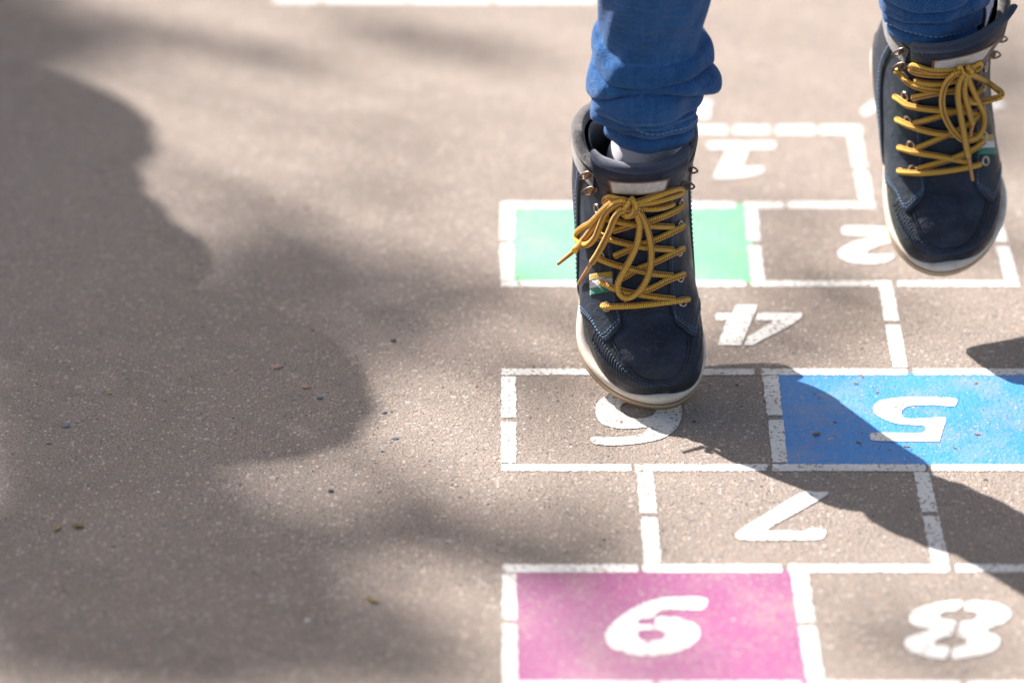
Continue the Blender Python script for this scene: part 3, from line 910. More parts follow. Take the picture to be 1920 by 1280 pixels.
cords = [
    [(1182, 384, .012), (1164, 379, .012), (1146, 388, .012), (1133, 405, .013), (1125, 425, .014), (1116, 445, .015), (1103, 458, .016), (1090, 458, .016), (1082, 448, .017), (1082, 437, .017), (1092, 427, .016), (1106, 419, .015), (1118, 408, .014), (1130, 395, .013), (1145, 382, .010), (1164, 375, .008), (1181, 379, .008)],
    [(1181, 393, .012), (1192, 401, .013), (1199, 418, .014), (1198, 440, .015), (1193, 462, .015), (1182, 486, .015), (1168, 512, .015), (1159, 532, .014), (1161, 549, .013), (1171, 558, .012), (1185, 556, .012), (1201, 543, .013), (1213, 523, .014), (1220, 498, .014), (1221, 470, .014), (1217, 442, .014), (1210, 418, .013), (1200, 400, .012), (1186, 388, .010)],
]
tails = [
    ([(1180, 386, .008), (1160, 384, .009), (1138, 396, .010), (1120, 415, .011), (1106, 434, .013), (1092, 452, .014), (1077, 470, .030)], (1046, 495, .040)),
    ([(1182, 391, .014), (1165, 394, .015), (1153, 408, .016), (1143, 432, .017), (1132, 455, .017), (1120, 477, .017), (1110, 492, .017)], (1084, 533, .017)),
]
knot = [
    [(1186, 372, .006), (1178, 382, .015), (1170, 394, .014), (1176, 399, .012), (1188, 395, .015), (1191, 384, .016), (1186, 374, .012)],
    [(1165, 399, .008), (1176, 406, .013), (1189, 402, .015), (1194, 390, .014), (1188, 379, .010)],
    [(1168, 393, .010), (1178, 403, .015), (1187, 399, .017), (1190, 389, .016)],
]
lace_set(front, bars, cords, tails, knot)

bars = [
    [(1686, 320, -.001), (1694, 323, .003), (1730, 325, hi), (1780, 320, hi), (1820, 313, hi), (1838, 308, .002)],
    [(1686, 277, -.001), (1694, 280, .003), (1720, 287, hi), (1764, 294, hi), (1812, 304, lo)],
    [(1845, 266, .002), (1828, 278, hi), (1800, 292, hi), (1764, 304, lo), (1718, 318, lo)],
    [(1682, 224, -.001), (1690, 229, .003), (1716, 240, hi), (1750, 249, hi), (1781, 252, lo), (1834, 256, lo)],
    [(1842, 210, .002), (1830, 222, hi), (1800, 242, hi), (1760, 260, lo), (1718, 279, lo)],
    [(1678, 182, -.001), (1686, 187, .003), (1702, 198, hi), (1730, 204, hi), (1765, 207, hi), (1795, 209, lo), (1830, 212, lo)],
    [(1840, 166, .002), (1826, 183, hi), (1795, 207, hi), (1755, 220, lo), (1713, 232, lo)],
    [(1681, 133, -.001), (1688, 139, .003), (1703, 155, hi), (1729, 166, hi), (1764, 171, hi), (1800, 172, lo)],
    [(1800, 168, hi), (1767, 173, lo), (1739, 178, lo), (1711, 184, lo)],
    [(1810, 134, .006), (1792, 138, .005), (1762, 141, .004), (1730, 139, .004), (1712, 134, .003), (1708, 128, .003), (1714, 124, .003), (1750, 134, .004), (1790, 133, .005), (1806, 130, .006)],
    [(1716, 152, lo), (1739, 157, lo), (1771, 157, .004), (1795, 150, .005)],
    [(1812, 128, .006), (1825, 123, .004), (1834, 118, .003), (1838, 124, .003), (1828, 132, .004)],
]
cords = [
    [(1811, 136, .010), (1828, 143, .012), (1848, 153, .014), (1866, 165, .016), (1877, 174, .018), (1876, 181, .018), (1862, 186, .016), (1840, 191, .014), (1820, 191, .013), (1810, 180, .012), (1808, 160, .010), (1811, 142, .008)],
    [(1806, 136, .010), (1790, 140, .012), (1775, 155, .013), (1767, 180, .014), (1768, 205, .015), (1776, 228, .015), (1790, 249, .015), (1806, 262, .014), (1824, 262, .014), (1838, 252, .014), (1845, 232, .014), (1844, 212, .014), (1834, 190, .014), (1822, 165, .013), (1813, 142, .010)],
]
tails = [
    ([(1806, 138, .014), (1798, 155, .016), (1796, 180, .017), (1800, 211, .018), (1806, 243, .018), (1811, 270, .017), (1816, 294, .016)], (1824, 339, .013)),
    ([(1812, 140, .012), (1808, 170, .014), (1816, 205, .015), (1824, 232, .015)], (1819, 256, .015)),
]
knot = [
    [(1800, 126, .008), (1806, 138, .013), (1818, 142, .014), (1822, 132, .013), (1814, 126, .010)],
    [(1798, 137, .010), (1810, 145, .013), (1821, 138, .014), (1818, 127, .011)],
]
lace_set(rear, bars, cords, tails, knot)

# ---- jeans
def jeans_leg(mb, boot, sil, lean, hem_py, folds, seedv, knee, hip):
    """rings round the lower leg; sil: (picture row, left, right) of the leg's outline at the depth of the ankle"""
    ank = boot.w([boot.lean * .8, .160, .135])
    sil = np.array(sil, float)
    rows = np.linspace(sil[0, 0], sil[-1, 0], 150)
    seg = 168; th = np.linspace(0, 2 * math.pi, seg, endpoint=False)      # th = -pi/2 faces the viewer
    G = []; cen = []
    nz = np.random.default_rng(seedv); ph = nz.uniform(0, 6.28, 12)
    yplane = lambda z: ank[1] + lean * (z - ank[2])
    for py in rows:
        l = np.interp(py, sil[:, 0], sil[:, 1]); r = np.interp(py, sil[:, 0], sil[:, 2])
        y = ank[1]
        for _ in range(5):
            c = on_plane_y((l + r) / 2, py, y); y = yplane(c[2])
        rad = (r - l) / 2 * np.linalg.norm(c - CAM) / F_PX
        cen.append((c, rad))
    for i, py in enumerate(rows):
        c, rad = cen[i]
        x = np.cos(th); yv = np.sin(th)
        # bunched folds: creases dip in, cloth between them puffs out and sags
        puff = np.zeros(seg); sag = np.zeros(seg)
        lines = []
        for (h0, a1, p1, a2, p2) in folds:
            lines.append(h0 + a1 * np.cos(th - p1) + a2 * np.cos(2 * th - p2))
        lines = np.array(lines)
        for k in range(len(lines) - 1):
            t = (py - lines[k]) / (lines[k + 1] - lines[k])
            ins = (t > 0) & (t < 1)
            tt = np.clip(t, 0, 1)
            amp = np.clip((lines[k + 1] - lines[k]) / 45.0, .3, 1.3)
            b = np.where(ins, np.sqrt(np.clip(1 - (2 * tt - 1) ** 2, 0, 1)), 0)
            var = .75 + .35 * np.sin(th * 1.0 + ph[k % 12]) + .2 * np.sin(3 * th + ph[(k + 5) % 12])
            puff = puff + b * amp * var * .0105
            sag = sag + np.where(ins, np.sin(math.pi * tt) * tt, 0) * .0100 * amp
        groove = sum(-.0042 * np.exp(-((py - lines[k] + 1.5) / 4.5) ** 2) * (.6 + .4 * np.sin(2 * th + ph[(k + 3) % 12])) for k in range(1, len(lines) - 1))
        wob = groove + .0016 * np.sin(2 * th + ph[1] + py * .012) + .0009 * np.sin(5 * th + ph[2] + py * .02) + .0007 * np.sin(9 * th + py * .05 + ph[3])
        wob = wob + .0012 * np.sin(py * .035 + 3 * th + ph[4]) * np.sin(th * 2 + ph[5])
        rr = rad - .0060 + puff + wob
        G.append(np.stack([c[0] + rr * x, c[1] + rr * yv * .98, c[2] - sag], 1))
    # on up to knee and hip
    c0, r0 = cen[0]
    up = []
    for f in np.linspace(0, 1, 26)[1:]:
        if f < .5:
            q = f / .5; c = c0 + (np.array(knee) - c0) * q; r = r0 + (.066 - r0) * q
        else:
            q = (f - .5) / .5; c = np.array(knee) + (np.array(hip) - np.array(knee)) * q; r = .066 + .020 * q
        r = r + .003 * np.sin(3 * th + 9 * f) + .003 * np.sin(th * 2 - 14 * f)
        up.append(np.stack([c[0] + r * np.cos(th), c[1] + r * np.sin(th) * 1.05, np.full(seg, c[2])], 1))
    G = np.array(up[::-1] + G)
    L = np.zeros(len(G))
    for i in range(1, len(G)): L[i] = L[i - 1] + np.linalg.norm(G[i, 42] - G[i - 1, 42])
    mb.grid(G, closed_v=True, UV=(L, np.arange(seg + 1) / seg * .30))
    # the turned hem: inner face going back up inside
    last = G[-1]; ctr = last.mean(0)
    inn = [last]
    for d, dz in ((.0006, -.0008), (.0016, -.0010), (.0026, 0.0), (.0032, .006), (.0040, .02), (.004, .04)):
        v = last - ctr; n = v / np.linalg.norm(v, axis=1)[:, None]
        inn.append(last - n * d + np.array([0, 0, dz]))
    mb.grid(np.array(inn), closed_v=True, UV=(np.arange(8) * .001, np.arange(seg + 1) / seg * .30))
    return G, ctr, cen[len(cen) // 3][0]

sil_f = [(-150, 1105, 1385), (-60, 1112, 1358), (0, 1112, 1345), (40, 1111, 1332), (70, 1110, 1323), (92, 1107, 1324), (108, 1103, 1328), (130, 1098, 1333), (150, 1095, 1332), (170, 1096, 1329), (185, 1099, 1320), (200, 1104, 1316), (212, 1110, 1311), (225, 1117, 1307), (238, 1124, 1301), (246, 1130, 1297)]
NF = -math.pi / 2
folds_f = [(62, 34, NF + .15, 6, 1.0), (112, 12, NF + .5, 10, 2.0), (156, -8, NF + .1, 10, .4), (190, -4, NF - .4, 5, 2.4), (206, 3, NF - .3, 6, 1.2), (226, 2, NF, 2, .2), (250, 2, NF, 0, 0)]
mb = MB()
ankF = front.w([0, .160, .135]); ankR = rear.w([rear.lean * .8, .160, .135])
hipF = (hopper.location.x - .085, ankF[1] + .02, .74); kneeF = (ankF[0] + .012, ankF[1] - .09, .45)
hipR = (hopper.location.x + .085, ankF[1] + .03, .74); kneeR = (ankR[0] + .01, ankR[1] - .10, .50)
Gf, hemF, midF = jeans_leg(mb, front, sil_f, -.22, 246, folds_f, 3, kneeF, hipF)
sil_r = [(-330, 1590, 1880), (-200, 1610, 1860), (-120, 1622, 1850), (-60, 1630, 1850), (-20, 1636, 1850), (10, 1642, 1846), (35, 1652, 1838), (50, 1662, 1828), (60, 1670, 1818)]
folds_r = [(-150, 20, NF, 6, 1.0), (-95, 8, NF + .5, 8, 2.0), (-58, -4, NF, 8, .6), (-26, -2, NF + .8, 6, 2.4), (4, 3, NF - .3, 6, 1.2), (34, 2, NF, 2, .2), (64, 2, NF, 0, 0)]
Gr, hemR, midR = jeans_leg(mb, rear, sil_r, -.15, 60, folds_r, 5, kneeR, hipR)
# seat of the jeans
hx, hy = hopper.location.x, ankF[1] + .025
th = np.linspace(0, 2 * math.pi, 49)[:-1]
Gs = np.array([np.stack([hx + a * np.cos(th), hy + b * np.sin(th), np.full(48, z)], 1) for z, a, b in ((.66, .10, .07), (.69, .155, .095), (.74, .172, .105), (.80, .168, .105), (.86, .15, .095), (.90, .145, .09))])
mb.grid(Gs, closed_v=True)
jeans = mb.build('jeans', M['denim'], hopper)
# hem seam: a row of pale stitches round each cuff
for G in (Gf, Gr):
    st = MB()
    ringr = G[-14]; c = ringr.mean(0)
    n_ = len(ringr)
    P = np.vstack([ringr, ringr[:1]])
    Ls = np.r_[0, np.cumsum(np.linalg.norm(np.diff(P, axis=0), axis=1))]
    s_ = 0.0
    while s_ < Ls[-1] - .003:
        q = np.array([[np.interp(t, Ls, P[:, k]) for k in range(3)] for t in (s_, s_ + .0013, s_ + .0026)])
        d = q - c; d[:, 2] = 0; d /= np.linalg.norm(d, axis=1)[:, None]
        q = q + d * np.array([[.0001], [.0006], [.0001]])
        st.tube(q, .00032, 5); s_ += .0040
    st.build('hem_stitching', M['thread_light'], jeans)

# ---- socks
mb = MB()
def sock(boot, hem):
    a = boot.w([0, .155, .060]); b = boot.w([0, .158, .100]); c = hem + np.array([0, 0, .0]); d = hem + np.array([0, .0, .05])
    off_ = np.array([.006, .003, 0]); P = catmull([a + off_, b + off_, c + off_ * .5, d], 10); rad = np.interp(np.linspace(0, 1, len(P)), [0, .35, .65, 1], [.027, .0255, .0245, .024])
    mb.tube(P, rad, 64, cap=False)
    mb.uv = [[(q[1] * .2, q[0]) for q in f] for f in mb.uv]
sock(front, hemF); 
_u = mb.uv; mb2 = mb
mb.build('sock', M['sock'], hopper)
mb = MB(); sock(rear, hemR); mb.build('sock', M['sock'], hopper)

# ------------------------------------------------------------------ bodies
def body(person, J, name='body', mat='skin'):
    """one continuous skinned figure grown from a skeleton; J: joint -> (point, radius)"""
    names = []; verts = []; edges = []; rad = []
    def v(p, r): verts.append(tuple(np.array(p, float) - np.array(person.location))); rad.append(r); return len(verts) - 1
    ix = {}
    def j(n):
        if n not in ix: ix[n] = v(*J[n])
        return ix[n]
    chains = [('pelvis', 'waist', 'chest', 'neck_base', 'neck', 'jaw', 'skull', 'crown'),
              ('pelvis', 'hip_l', 'knee_l', 'calf_l', 'ankle_l'), ('pelvis', 'hip_r', 'knee_r', 'calf_r', 'ankle_r'),
              ('chest', 'shoulder_l', 'elbow_l', 'wrist_l', 'palm_l'), ('chest', 'shoulder_r', 'elbow_r', 'wrist_r', 'palm_r'), ('jaw', 'nose')]
    for ch in chains:
        for a, b in zip(ch, ch[1:]): edges.append((j(a), j(b)))
    for s in ('l', 'r'):
        w_, p_ = np.array(J['wrist_' + s][0]), np.array(J['palm_' + s][0])
        d = (p_ - w_) / np.linalg.norm(p_ - w_); side = np.cross(d, [1, 0, 0]); side /= np.linalg.norm(side) + 1e-9
        bend = np.cross(d, side)
        for k, L in zip((-1.5, -.5, .5, 1.5), (.050, .058, .055, .044)):
            a = v(p_ + side * .013 * k + d * .022, .0072); b = v(p_ + side * .014 * k + d * (.022 + L * .5) + bend * .004, .0066); c = v(p_ + side * .0145 * k + d * (.022 + L * .95) + bend * .016, .0055)
            edges.extend([(ix['palm_' + s], a), (a, b), (b, c)])
        a = v(w_ + (p_ - w_) * .5 + side * .030, .0078); b = v(w_ + (p_ - w_) * .8 + side * .044 + bend * .006, .0066)
        edges.extend([(ix['palm_' + s], a), (a, b)])
    me = bpy.data.meshes.new(name); me.from_pydata(verts, edges, [])
    me.materials.append(M[mat])
    o = bpy.data.objects.new(name, me); COL.objects.link(o); o.parent = person
    o.modifiers.new('skin', 'SKIN')
    for i, r in enumerate(rad):
        me.skin_vertices[0].data[i].radius = (r, r)
    me.skin_vertices[0].data[ix['pelvis']].use_root = True
    sub = o.modifiers.new('smooth', 'SUBSURF'); sub.levels = 2; sub.render_levels = 2
    return o

def figure(cx, cy, z0, H, legs, arms, face=-1):
    """joints of a standing figure: legs / arms give the joint points that the pose needs"""
    J = {'pelvis': ((cx, cy, z0 + .53 * H), .095), 'waist': ((cx, cy, z0 + .61 * H), .080), 'chest': ((cx, cy, z0 + .72 * H), .095),
         'neck_base': ((cx, cy, z0 + .81 * H), .048), 'neck': ((cx, cy + face * .005, z0 + .85 * H), .040), 'jaw': ((cx, cy + face * .018, z0 + .885 * H), .056),
         'skull': ((cx, cy, z0 + .935 * H), .080), 'crown': ((cx, cy - face * .008, z0 + .965 * H), .062), 'nose': ((cx, cy + face * .078, z0 + .905 * H), .010)}
    for s, k in (('l', 1), ('r', -1)):
        hp, kn, an = legs[s]
        J['hip_' + s] = (hp, .072); J['knee_' + s] = (kn, .036); J['calf_' + s] = (tuple(np.array(kn) * .6 + np.array(an) * .4), .024); J['ankle_' + s] = (an, .012)
        sh, el, wr = arms[s]
        J['shoulder_' + s] = (sh, .048); J['elbow_' + s] = (el, .033); J['wrist_' + s] = (wr, .023)
        d = np.array(wr) - np.array(el); d /= np.linalg.norm(d)
        J['palm_' + s] = (tuple(np.array(wr) + d * .045), .026)
    return J

def garment(person, name, mat, tubes, parent=None):
    mb = MB()
    for P, r in tubes:
        Q = catmull(P, 8); t = np.linspace(0, 1, len(P)); rr = np.interp(np.linspace(0, 1, len(Q)), t, r)
        ph_ = random.random() * 6
        L = np.arange(len(Q))
        mb.tube(Q, rr + .003 * np.sin(L * 1.3 + ph_), 28, cap=False)
    return mb.build(name, M[mat], person)

def torso_shell(person, name, mat, cx, cy, rows, arms, r_arm=.050):
    mb = MB(); th = np.linspace(0, 2 * math.pi, 49)[:-1]
    G = np.array([np.stack([cx + a * np.cos(th), cy + b * np.sin(th), np.full(48, z) + .004 * np.sin(4 * th + z * 9)], 1) for z, a, b in rows])
    mb.grid(G, closed_v=True)
    for s in ('l', 'r'):
        sh, el, wr = (np.array(p) for p in arms[s])
        inner = np.array([cx + (sh[0] - cx) * .45, cy + (sh[1] - cy) * .45, sh[2] - .01])
        Q = resample(catmull([inner, sh, (sh + el) / 2, el, (el + wr) / 2, wr], 8), .012)
        t = np.linspace(0, 1, len(Q))
        mb.tube(Q, np.interp(t, [0, .15, .5, .9, 1], [r_arm * 1.15, r_arm * 1.1, r_arm * .95, r_arm * .78, r_arm * .72]) + .003 * np.sin(t * 40), 28, cap=False)
    return mb.build(name, M[mat], person)

def head_bits(person, J, hair_r=1.06, face=-1):
    c = np.array(J['skull'][0]); mb = MB()
    th = np.linspace(0, 2 * math.pi, 41)[:-1]
    rows = []
    for a in np.linspace(.02, 1.0, 18):
        ang = a * 2.0
        r = .094 * hair_r
        low = np.where(np.sin(th) * face > .25, np.minimum(ang, 1.25), ang)
        rows.append(np.stack([c[0] + r * np.sin(low) * np.cos(th), c[1] + r * 1.05 * np.sin(low) * np.sin(th), c[2] + .018 + r * np.cos(low) * 1.02 + .003 * np.sin(9 * th + a * 20)], 1))
    mb.grid(np.array(rows), closed_v=True)
    mb.build('hair', M['hair'], person)
    for k in (1, -1):
        e = MB(); ce = c + np.array([.030 * k, face * .072, -.022]); R_ = .011
        G = [[ce + R_ * np.array([math.cos(p) * math.sin(q), math.sin(p) * math.sin(q), math.cos(q)]) for p in np.linspace(0, 2 * math.pi, 17)[:-1]] for q in np.linspace(.05, math.pi - .05, 9)]
        e.grid(np.array(G), closed_v=True).build('eye', M['eye'], person)
        e = MB(); ce = c + np.array([.086 * k, 0, -.03])
        G = [[ce + np.array([.010 * math.cos(p) * math.sin(q), .018 * math.sin(p) * math.sin(q), .028 * math.cos(q)]) for p in np.linspace(0, 2 * math.pi, 17)[:-1]] for q in np.linspace(.05, math.pi - .05, 9)]
        e.grid(np.array(G), closed_v=True).build('ear', M['skin'], person)

# upper body of the hopping child (above the picture; its shadow runs off to the right)
armsH = {'l': ((hx + .165, hy, 1.17), (hx + .30, hy + .03, .98), (hx + .42, hy - .05, 1.06)), 'r': ((hx - .165, hy, 1.17), (hx - .26, hy + .06, .96), (hx - .22, hy - .10, .86))}
legsH = {'l': (hipR, kneeR, tuple(rear.w([0, .155, .10]))), 'r': (hipF, kneeF, tuple(front.w([0, .155, .10])))}
JH = figure(hx, hy, .05, 1.42, legsH, armsH)
JH['calf_r'] = (tuple(midF), .016); JH['calf_l'] = (tuple(midR), .016); JH['knee_r'] = (kneeF, .034); JH['knee_l'] = (kneeR, .034)
body(hopper, JH)
torso_shell(hopper, 'shirt', 'shirt', hx, hy, ((.80, .180, .115), (.88, .165, .105), (.98, .155, .10), (1.08, .165, .105), (1.16, .165, .10), (1.20, .12, .085), (1.225, .062, .06)), armsH)
head_bits(hopper, JH)

# ------------------------------------------------------------------ a child standing beside the court, whose shadow falls across the left
def from_shadow(px, py, h):
    g = ground(px, py); return g + np.array([-SHX, -SHY, 1.0]) * h
def stander(aim, H, mats, label, hood=1.0, reach=None):
    hd = from_shadow(aim[0], aim[1], .935 * H); bx, by = hd[0], hd[1]; k = H / 1.25
    P = root_empty('person', (bx, by, 0)); tag(P, label, 'person')
    q = lambda x, y, z: (bx + x * k, by + y * k, z * k)
    arms = {'l': (q(.112, .02, .97), q(.19, .06, .79), q(.16, -.02, .64)), 'r': (q(-.11, 0, .97), q(-.18, 0, .77), q(-.20, -.05, .60))}
    if reach: arms['l'] = (arms['l'][0], tuple(from_shadow(*reach[0])), tuple(from_shadow(*reach[1])))
    legs = {'l': (q(.075, 0, .64), q(.08, -.01, .35), q(.08, 0, .09)), 'r': (q(-.075, 0, .64), q(-.08, -.01, .35), q(-.085, 0, .09))}
    J = figure(bx, by, 0.0, H, legs, arms)
    body(P, J)
    torso_shell(P, 'jacket', mats[0], bx, by, [(z * k, a_ * k, b_ * k) for z, a_, b_ in ((.56, .160, .120), (.64, .160, .120), (.74, .145, .112), (.84, .138, .108), (.94, .128, .102), (.99, .112, .095), (1.03, .100, .092), (1.07, .092, .090), (1.11, .080, .086), (1.13, .072, .078))], arms, .052 * k)
    garment(P, 'trousers', mats[1], [([q(s_ * .078, 0, .66), q(s_ * .08, -.01, .36), q(s_ * .083, 0, .07)], [.085 * k, .066 * k, .055 * k]) for s_ in (1, -1)])
    head_bits(P, J, hood)
    copy_boot(rear, P, .085 * k, -.135, .1)
    copy_boot(front, P, -.09 * k, -.135, -.1)
    return P
def copy_boot(src, person, dx, dy, ang):
    """the standing child's boots: copies of the boot and its parts, set flat on the ground"""
    A = np.array(src.A)                                        # rows: inner side, back, up
    loc = np.array(hopper.location)
    want = np.array([[math.cos(ang) * src.side, math.sin(ang) * src.side, 0], [-math.sin(ang), math.cos(ang), 0], [0, 0, 1.0]])
    Rm = want.T @ A                                            # world rotation
    t = np.array([dx, dy, .001]) - Rm @ (src.O - loc)
    Mx = Matrix([[*Rm[i], t[i]] for i in range(3)] + [[0, 0, 0, 1]])
    c = src.shoe.copy(); COL.objects.link(c); c.parent = person; c.matrix_local = Mx
    for ch in src.shoe.children:
        if ch.name.split('.')[0] in ('stitching', 'eyelet_hole'): continue
        d = ch.copy(); COL.objects.link(d); d.parent = c
stander((302, 672), 1.28, ('shirt2', 'trousers2'), 'child in a red jacket standing beside the grid, nearer to it of the two watching', 1.22)
stander((-22, 214), 1.30, ('shirt', 'trousers2'), 'added unseen child in a grey jacket, extending the shadow at upper left, farther from the grid', 1.1)  # second child added out of view to carry the left shadow into the corner

# ------------------------------------------------------------------ the tree whose boughs dapple the asphalt
tree = root_empty('shade_tree', (-5.0, 4.9, 0))
tag(tree, 'leafy tree beside the court, throwing soft dappled shade', 'tree')
tm = MB()
tm.tube(catmull([(-5.0, 4.9, 0), (-4.98, 4.92, 1.2), (-5.05, 4.95, 2.6), (-4.95, 5.0, 4.0), (-4.9, 5.05, 5.4)], 8), np.linspace(.24, .08, 33), 16)
lf = MB()
def leaf(P, size):
    a = rng.normal(size=3); a /= np.linalg.norm(a); b = np.cross(a, rng.normal(size=3)); b /= np.linalg.norm(b); n = np.cross(a, b)
    L, W_ = size, size * .55
    lf.add([P - a * L / 2, P - a * L * .1 + b * W_ / 2 + n * .004, P + a * L / 2, P - a * L * .1 - b * W_ / 2 + n * .004], [(0, 1, 2, 3)])
# boughs and sprays, each given by where its shade lies on the court: centre, half sizes, leaves
PATCH = [
    (0, 730, 60, 90, 190), (520, 575, 90, 40, 90), (630, 660, 60, 60, 50), (440, 545, 50, 30, 40),
    (30, 20, 60, 50, 160), (110, 70, 60, 40, 90),
    (450, 820, 110, 40, 240), (240, 850, 120, 30, 140), (740, 640, 140, 80, 80), (520, 490, 90, 40, 50),
    (250, 600, 110, 60, 330), (100, 740, 130, 60, 400), (60, 620, 110, 60, 260), (200, 820, 160, 40, 220), (330, 560, 60, 40, 90),
    (280, 62, 120, 14, 20), (430, 92, 120, 14, 26), (560, 112, 110, 14, 24), (760, 88, 90, 18, 20), (880, 98, 110, 14, 24), (680, 45, 60, 15, 8), (150, 30, 60, 20, 8),
    (430, 360, 110, 26, 20), (540, 440, 140, 40, 18), (700, 480, 160, 45, 26), (560, 530, 180, 50, 54), (800, 540, 130, 40, 44), (900, 570, 90, 45, 30), (820, 620, 100, 40, 36), (690, 350, 140, 30, 20), (800, 270, 90, 30, 14),
    (300, 900, 330, 45, 110), (60, 890, 160, 60, 110), (80, 950, 200, 120, 200), (100, 1130, 260, 150, 340), (400, 1060, 230, 110, 240), (340, 1220, 280, 90, 300), (640, 1010, 170, 60, 130), (760, 960, 120, 50, 56), (650, 1180, 120, 110, 110), (620, 1260, 160, 40, 50), (880, 1020, 90, 35, 26), (900, 1262, 70, 22, 14),
    (1040, 800, 90, 30, 18), (1010, 720, 80, 28, 22), (1060, 980, 110, 34, 40), (1010, 1030, 120, 22, 26), (1480, 625, 110, 30, 40), (1600, 580, 70, 26, 20), (1500, 500, 70, 26, 18), (1440, 440, 50, 30, 8), (1560, 410, 60, 20, 12),
    (1880, 120, 60, 130, 50), (1870, 270, 50, 60, 20), (1780, 1210, 140, 60, 20), (1100, 1110, 120, 40, 16), (1180, 1230, 150, 40, 20), (1880, 470, 40, 40, 12), (1330, 690, 60, 30, 14), (1140, 620, 90, 40, 20),
]
for (px, py, sx, sy, n) in PATCH:
    n = int(n * LEAF_K)
    g0 = ground(px, py); cpt = g0 + TO_SUN * (rng.uniform(5.2, 6.2))
    inner = np.array([-4.95, 5.0, rng.uniform(3.2, 4.9)])
    tm.tube(catmull([inner, inner * .5 + cpt * .5 + np.array([0, 0, .25]), cpt], 6), np.linspace(.005, .0015, 13), 6)
    for _ in range(n):
        q = rng.normal(0, .5, 2)
        g = ground(px + q[0] * sx, py + q[1] * sy)
        h = rng.uniform(5.0, 6.4)
        leaf(g + TO_SUN * h, rng.uniform(.05, .085))
k = 0
while k < 9000:                                            # the rest of the crown, shading ground outside the picture
    d = rng.normal(size=3); d /= np.linalg.norm(d)
    P = np.array([-5.0, 5.0, 5.3]) + d * np.array([2.3, 2.3, 1.5]) * rng.uniform(.35, 1) ** .5
    g = P - TO_SUN * P[2]
    q = project(g)
    if -260 < q[0] < 2600 and -500 < q[1] < 1700: continue
    if (P - CAM) @ FW > 0:
        pp = project(P)
        if -400 < pp[0] < 2300 and -400 < pp[1] < 1700: continue
    leaf(P, rng.uniform(.06, .11)); k += 1
for a in range(40):
    d = rng.normal(size=3); d[2] = abs(d[2]) * .5; d /= np.linalg.norm(d)
    s0 = np.array([-4.95, 5.0, rng.uniform(3, 5)]); e0 = s0 + d * 1.8
    if any(-500 < q_[0] < 2400 and -700 < q_[1] < 1900 for q_ in (project((s0 + (e0 - s0) * t_) - TO_SUN * (s0 + (e0 - s0) * t_)[2]) for t_ in np.linspace(0, 1, 12))): continue
    tm.tube(catmull([s0, (s0 + e0) / 2 + np.array([0, 0, .15]), e0], 6), np.linspace(.06, .01, 13), 8)
tm.build('trunk', M['bark'], tree)
lf.build('crown', M['leaf'], tree, smooth=False)

# ------------------------------------------------------------------ grit and litter on the asphalt
def stone_mesh(c, r, flat=.6, sides=6):
    a0 = rng.uniform(0, 6.28); V = []
    for lev, (z, k) in enumerate(((-.2, .8), (.35, 1.0), (.8, .55))):
        for s in range(sides):
            t = a0 + s * 2 * math.pi / sides
            rr = r * k * rng.uniform(.7, 1.2)
            V.append((c[0] + rr * math.cos(t) * rng.uniform(.9, 1.3), c[1] + rr * math.sin(t), c[2] + z * r * flat * rng.uniform(.8, 1.2)))
    V.append((c[0], c[1], c[2] + r * flat * .9))
    F_ = []
    for l in range(2):
        for s in range(sides):
            F_.append((l * sides + s, l * sides + (s + 1) % sides, (l + 1) * sides + (s + 1) % sides, (l + 1) * sides + s))
    for s in range(sides): F_.append((2 * sides + s, 2 * sides + (s + 1) % sides, 3 * sides))
    return V, F_
GRIT = [mat_plain('grit_' + n_, c, .85, 0, 700, .3, .3) for n_, c in (('pale', c4(.30, .26, .235)), ('dark', c4(.06, .058, .062)), ('pink', c4(.30, .19, .15)), ('grey', c4(.16, .148, .14)), ('tan', c4(.24, .19, .155)))]
mb = MB()
for i in range(14000):
    px, py = rng.uniform(-60, 1980), rng.uniform(-40, 1330)
    g = ground(px, py, 0.0)
    r = .00035 + .0007 * rng.random() ** 3
    if rng.random() < .012: r *= 2.0
    V, F_ = stone_mesh(g, r, rng.uniform(.45, .8), 5)
    mb.add(V, F_, mi=int(rng.choice(5, p=[.24, .14, .16, .24, .22])))
g_ = mb.build('grit', GRIT, smooth=False)
tag(g_, 'fine loose grit scattered over the asphalt', None, None, 'stuff')

mats_l = {'dark': GRIT[1], 'pale': GRIT[0], 'pink': GRIT[2], 'slate': mat_plain('slate_stone', c4(.09, .11, .14), .7, 0, 400, .3), 'white': mat_plain('white_chip', c4(.6, .58, .55), .5), 'ochre': mat_plain('dry_blossom', c4(.27, .19, .08), .8, 0, 500, .4), 'leafbrown': mat_plain('dry_leaf', c4(.22, .12, .075), .7, 0, 300, .4), 'green': mat_plain('green_bud', c4(.24, .30, .06), .7)}
def pebble(px, py, r, m, label, flat=.6):
    g = ground(px, py)
    r = r * .62
    mb = MB(); V, F_ = stone_mesh((0, 0, r * .12), r, flat, 8); mb.add(V, F_)
    o = mb.build('pebble', mats_l[m], smooth=False); o.location = g; tag(o, label, 'pebble')
pebble(620, 921, .0036, 'dark', 'dark angular pebble alone on the open asphalt below the big shadow')
pebble(721, 774, .0032, 'slate', 'slate grey pebble just in the sun at the edge of the big shadow')
pebble(599, 747, .0036, 'slate', 'flat slate grey pebble inside the edge of the big shadow')
pebble(123, 799, .0050, 'slate', 'blue grey chip lying flat in the shadow at far left', .25)
pebble(518, 689, .0068, 'pink', 'pinkish flat stone in the big shadow, widest on the ground', .22)
pebble(574, 726, .0046, 'pink', 'small pale pink stone near the rounded edge of the shadow', .4)
pebble(1382, 722, .0022, 'dark', 'tiny black stone in square 6 beside the boot toe')
pebble(1293, 1010, .0016, 'white', 'tiny bright white chip between the lines left of number 7')
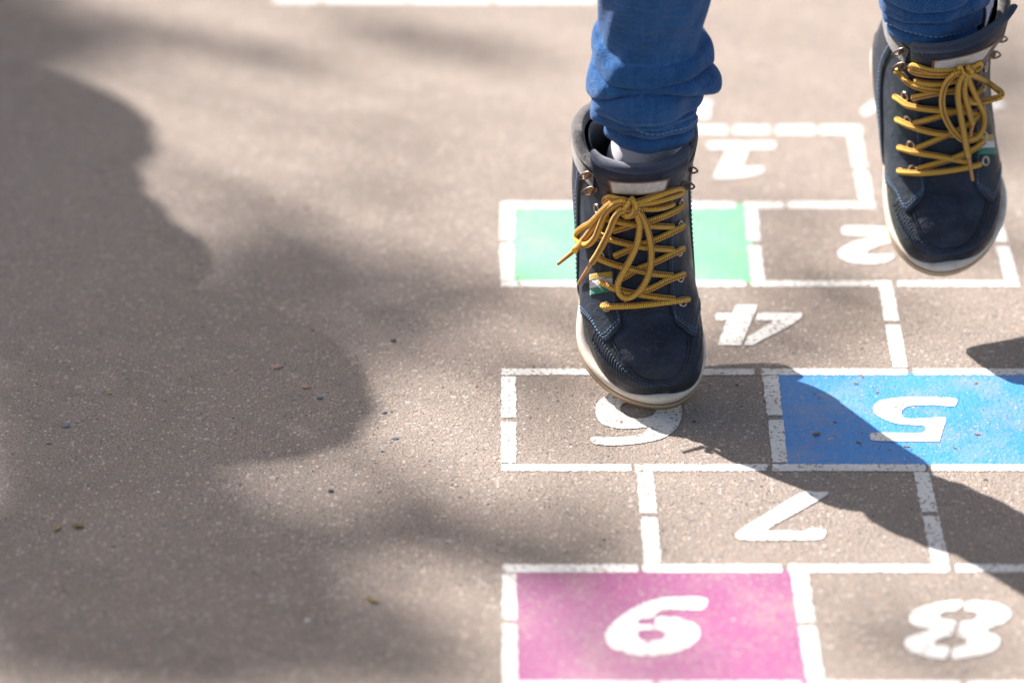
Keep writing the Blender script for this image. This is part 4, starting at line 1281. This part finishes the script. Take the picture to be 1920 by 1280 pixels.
pebble(577, 1163, .0028, 'white', 'small white chip on the bare asphalt left of the pink square')
pebble(297, 923, .0022, 'white', 'tiny pale chip on the asphalt below the shadow at left')
pebble(737, 639, .0040, 'dark', 'dark flattened stone on the sunlit strip right of the shadow', .4)
pebble(740, 822, .0042, 'slate', 'narrow grey stone below the edge of the big shadow', .3)
def litter(px, py, r, m, label, cat, name, curl=.4):
    g = ground(px, py); mb = MB(); rows = []; r = r * .75
    a0 = rng.uniform(0, 3.1); ca, sa = math.cos(a0), math.sin(a0)
    for i in range(7):
        t = i / 6 * 2 - 1; wv = .42 * math.sqrt(max(0, 1 - t * t * .96))
        rows.append([((t * ca - s * wv * sa) * r, (t * sa + s * wv * ca) * r, .0006 + r * curl * (t * t * .5 + s * s * wv * .8)) for s in (-1, -.5, 0, .5, 1)])
    G = np.array(rows); mb.grid(G); mb.grid(G - np.array([0, 0, .0003]), flip=True)
    o = mb.build(name, mats_l[m]); o.location = g; tag(o, label, cat)
litter(107, 991, .0060, 'ochre', 'curled ochre blossom scrap, left one of the pair at far left', 'leaf litter', 'blossom_scrap')
litter(147, 988, .0066, 'ochre', 'curled brown and ochre blossom scrap, right one of the pair at far left', 'leaf litter', 'blossom_scrap', .7)
litter(698, 1127, .0060, 'ochre', 'yellow ochre scrap on the asphalt left of the pink square', 'leaf litter', 'blossom_scrap', .6)
litter(1531, 815, .0046, 'leafbrown', 'reddish brown bud scale on the shaded blue square', 'leaf litter', 'bud_scale', .5)
litter(1165, 792, .0030, 'leafbrown', 'tiny tan scrap lying on the white number 6', 'leaf litter', 'bud_scale', .3)
litter(205, 738, .0030, 'green', 'tiny yellow green bud in the shadow at left', 'leaf litter', 'bud_scale', .3)
litter(575, 389, .0036, 'leafbrown', 'small orange brown scrap on the far asphalt beyond the shadow', 'leaf litter', 'bud_scale', .4)
litter(508, 371, .0040, 'ochre', 'small pale yellow scrap on the far asphalt beyond the shadow', 'leaf litter', 'blossom_scrap', .3)
for k, (px, py, r) in enumerate([(1616, 706, .0030), (1605, 720, .0026), (1644, 735, .0030), (1830, 719, .0026), (1536, 745, .0024), (1610, 830, .0030), (1700, 838, .0030), (1790, 840, .0026), (1832, 815, .0030), (1565, 792, .0024)]):
    litter(px, py, r, 'leafbrown', 'tiny tan flake on the blue square', 'leaf litter', 'bud_scale', .25)
    bpy.data.objects[-1] if False else None
for o in scene.objects:
    if o.get('label') == 'tiny tan flake on the blue square': o['group'] = 'tan flakes on the blue square'
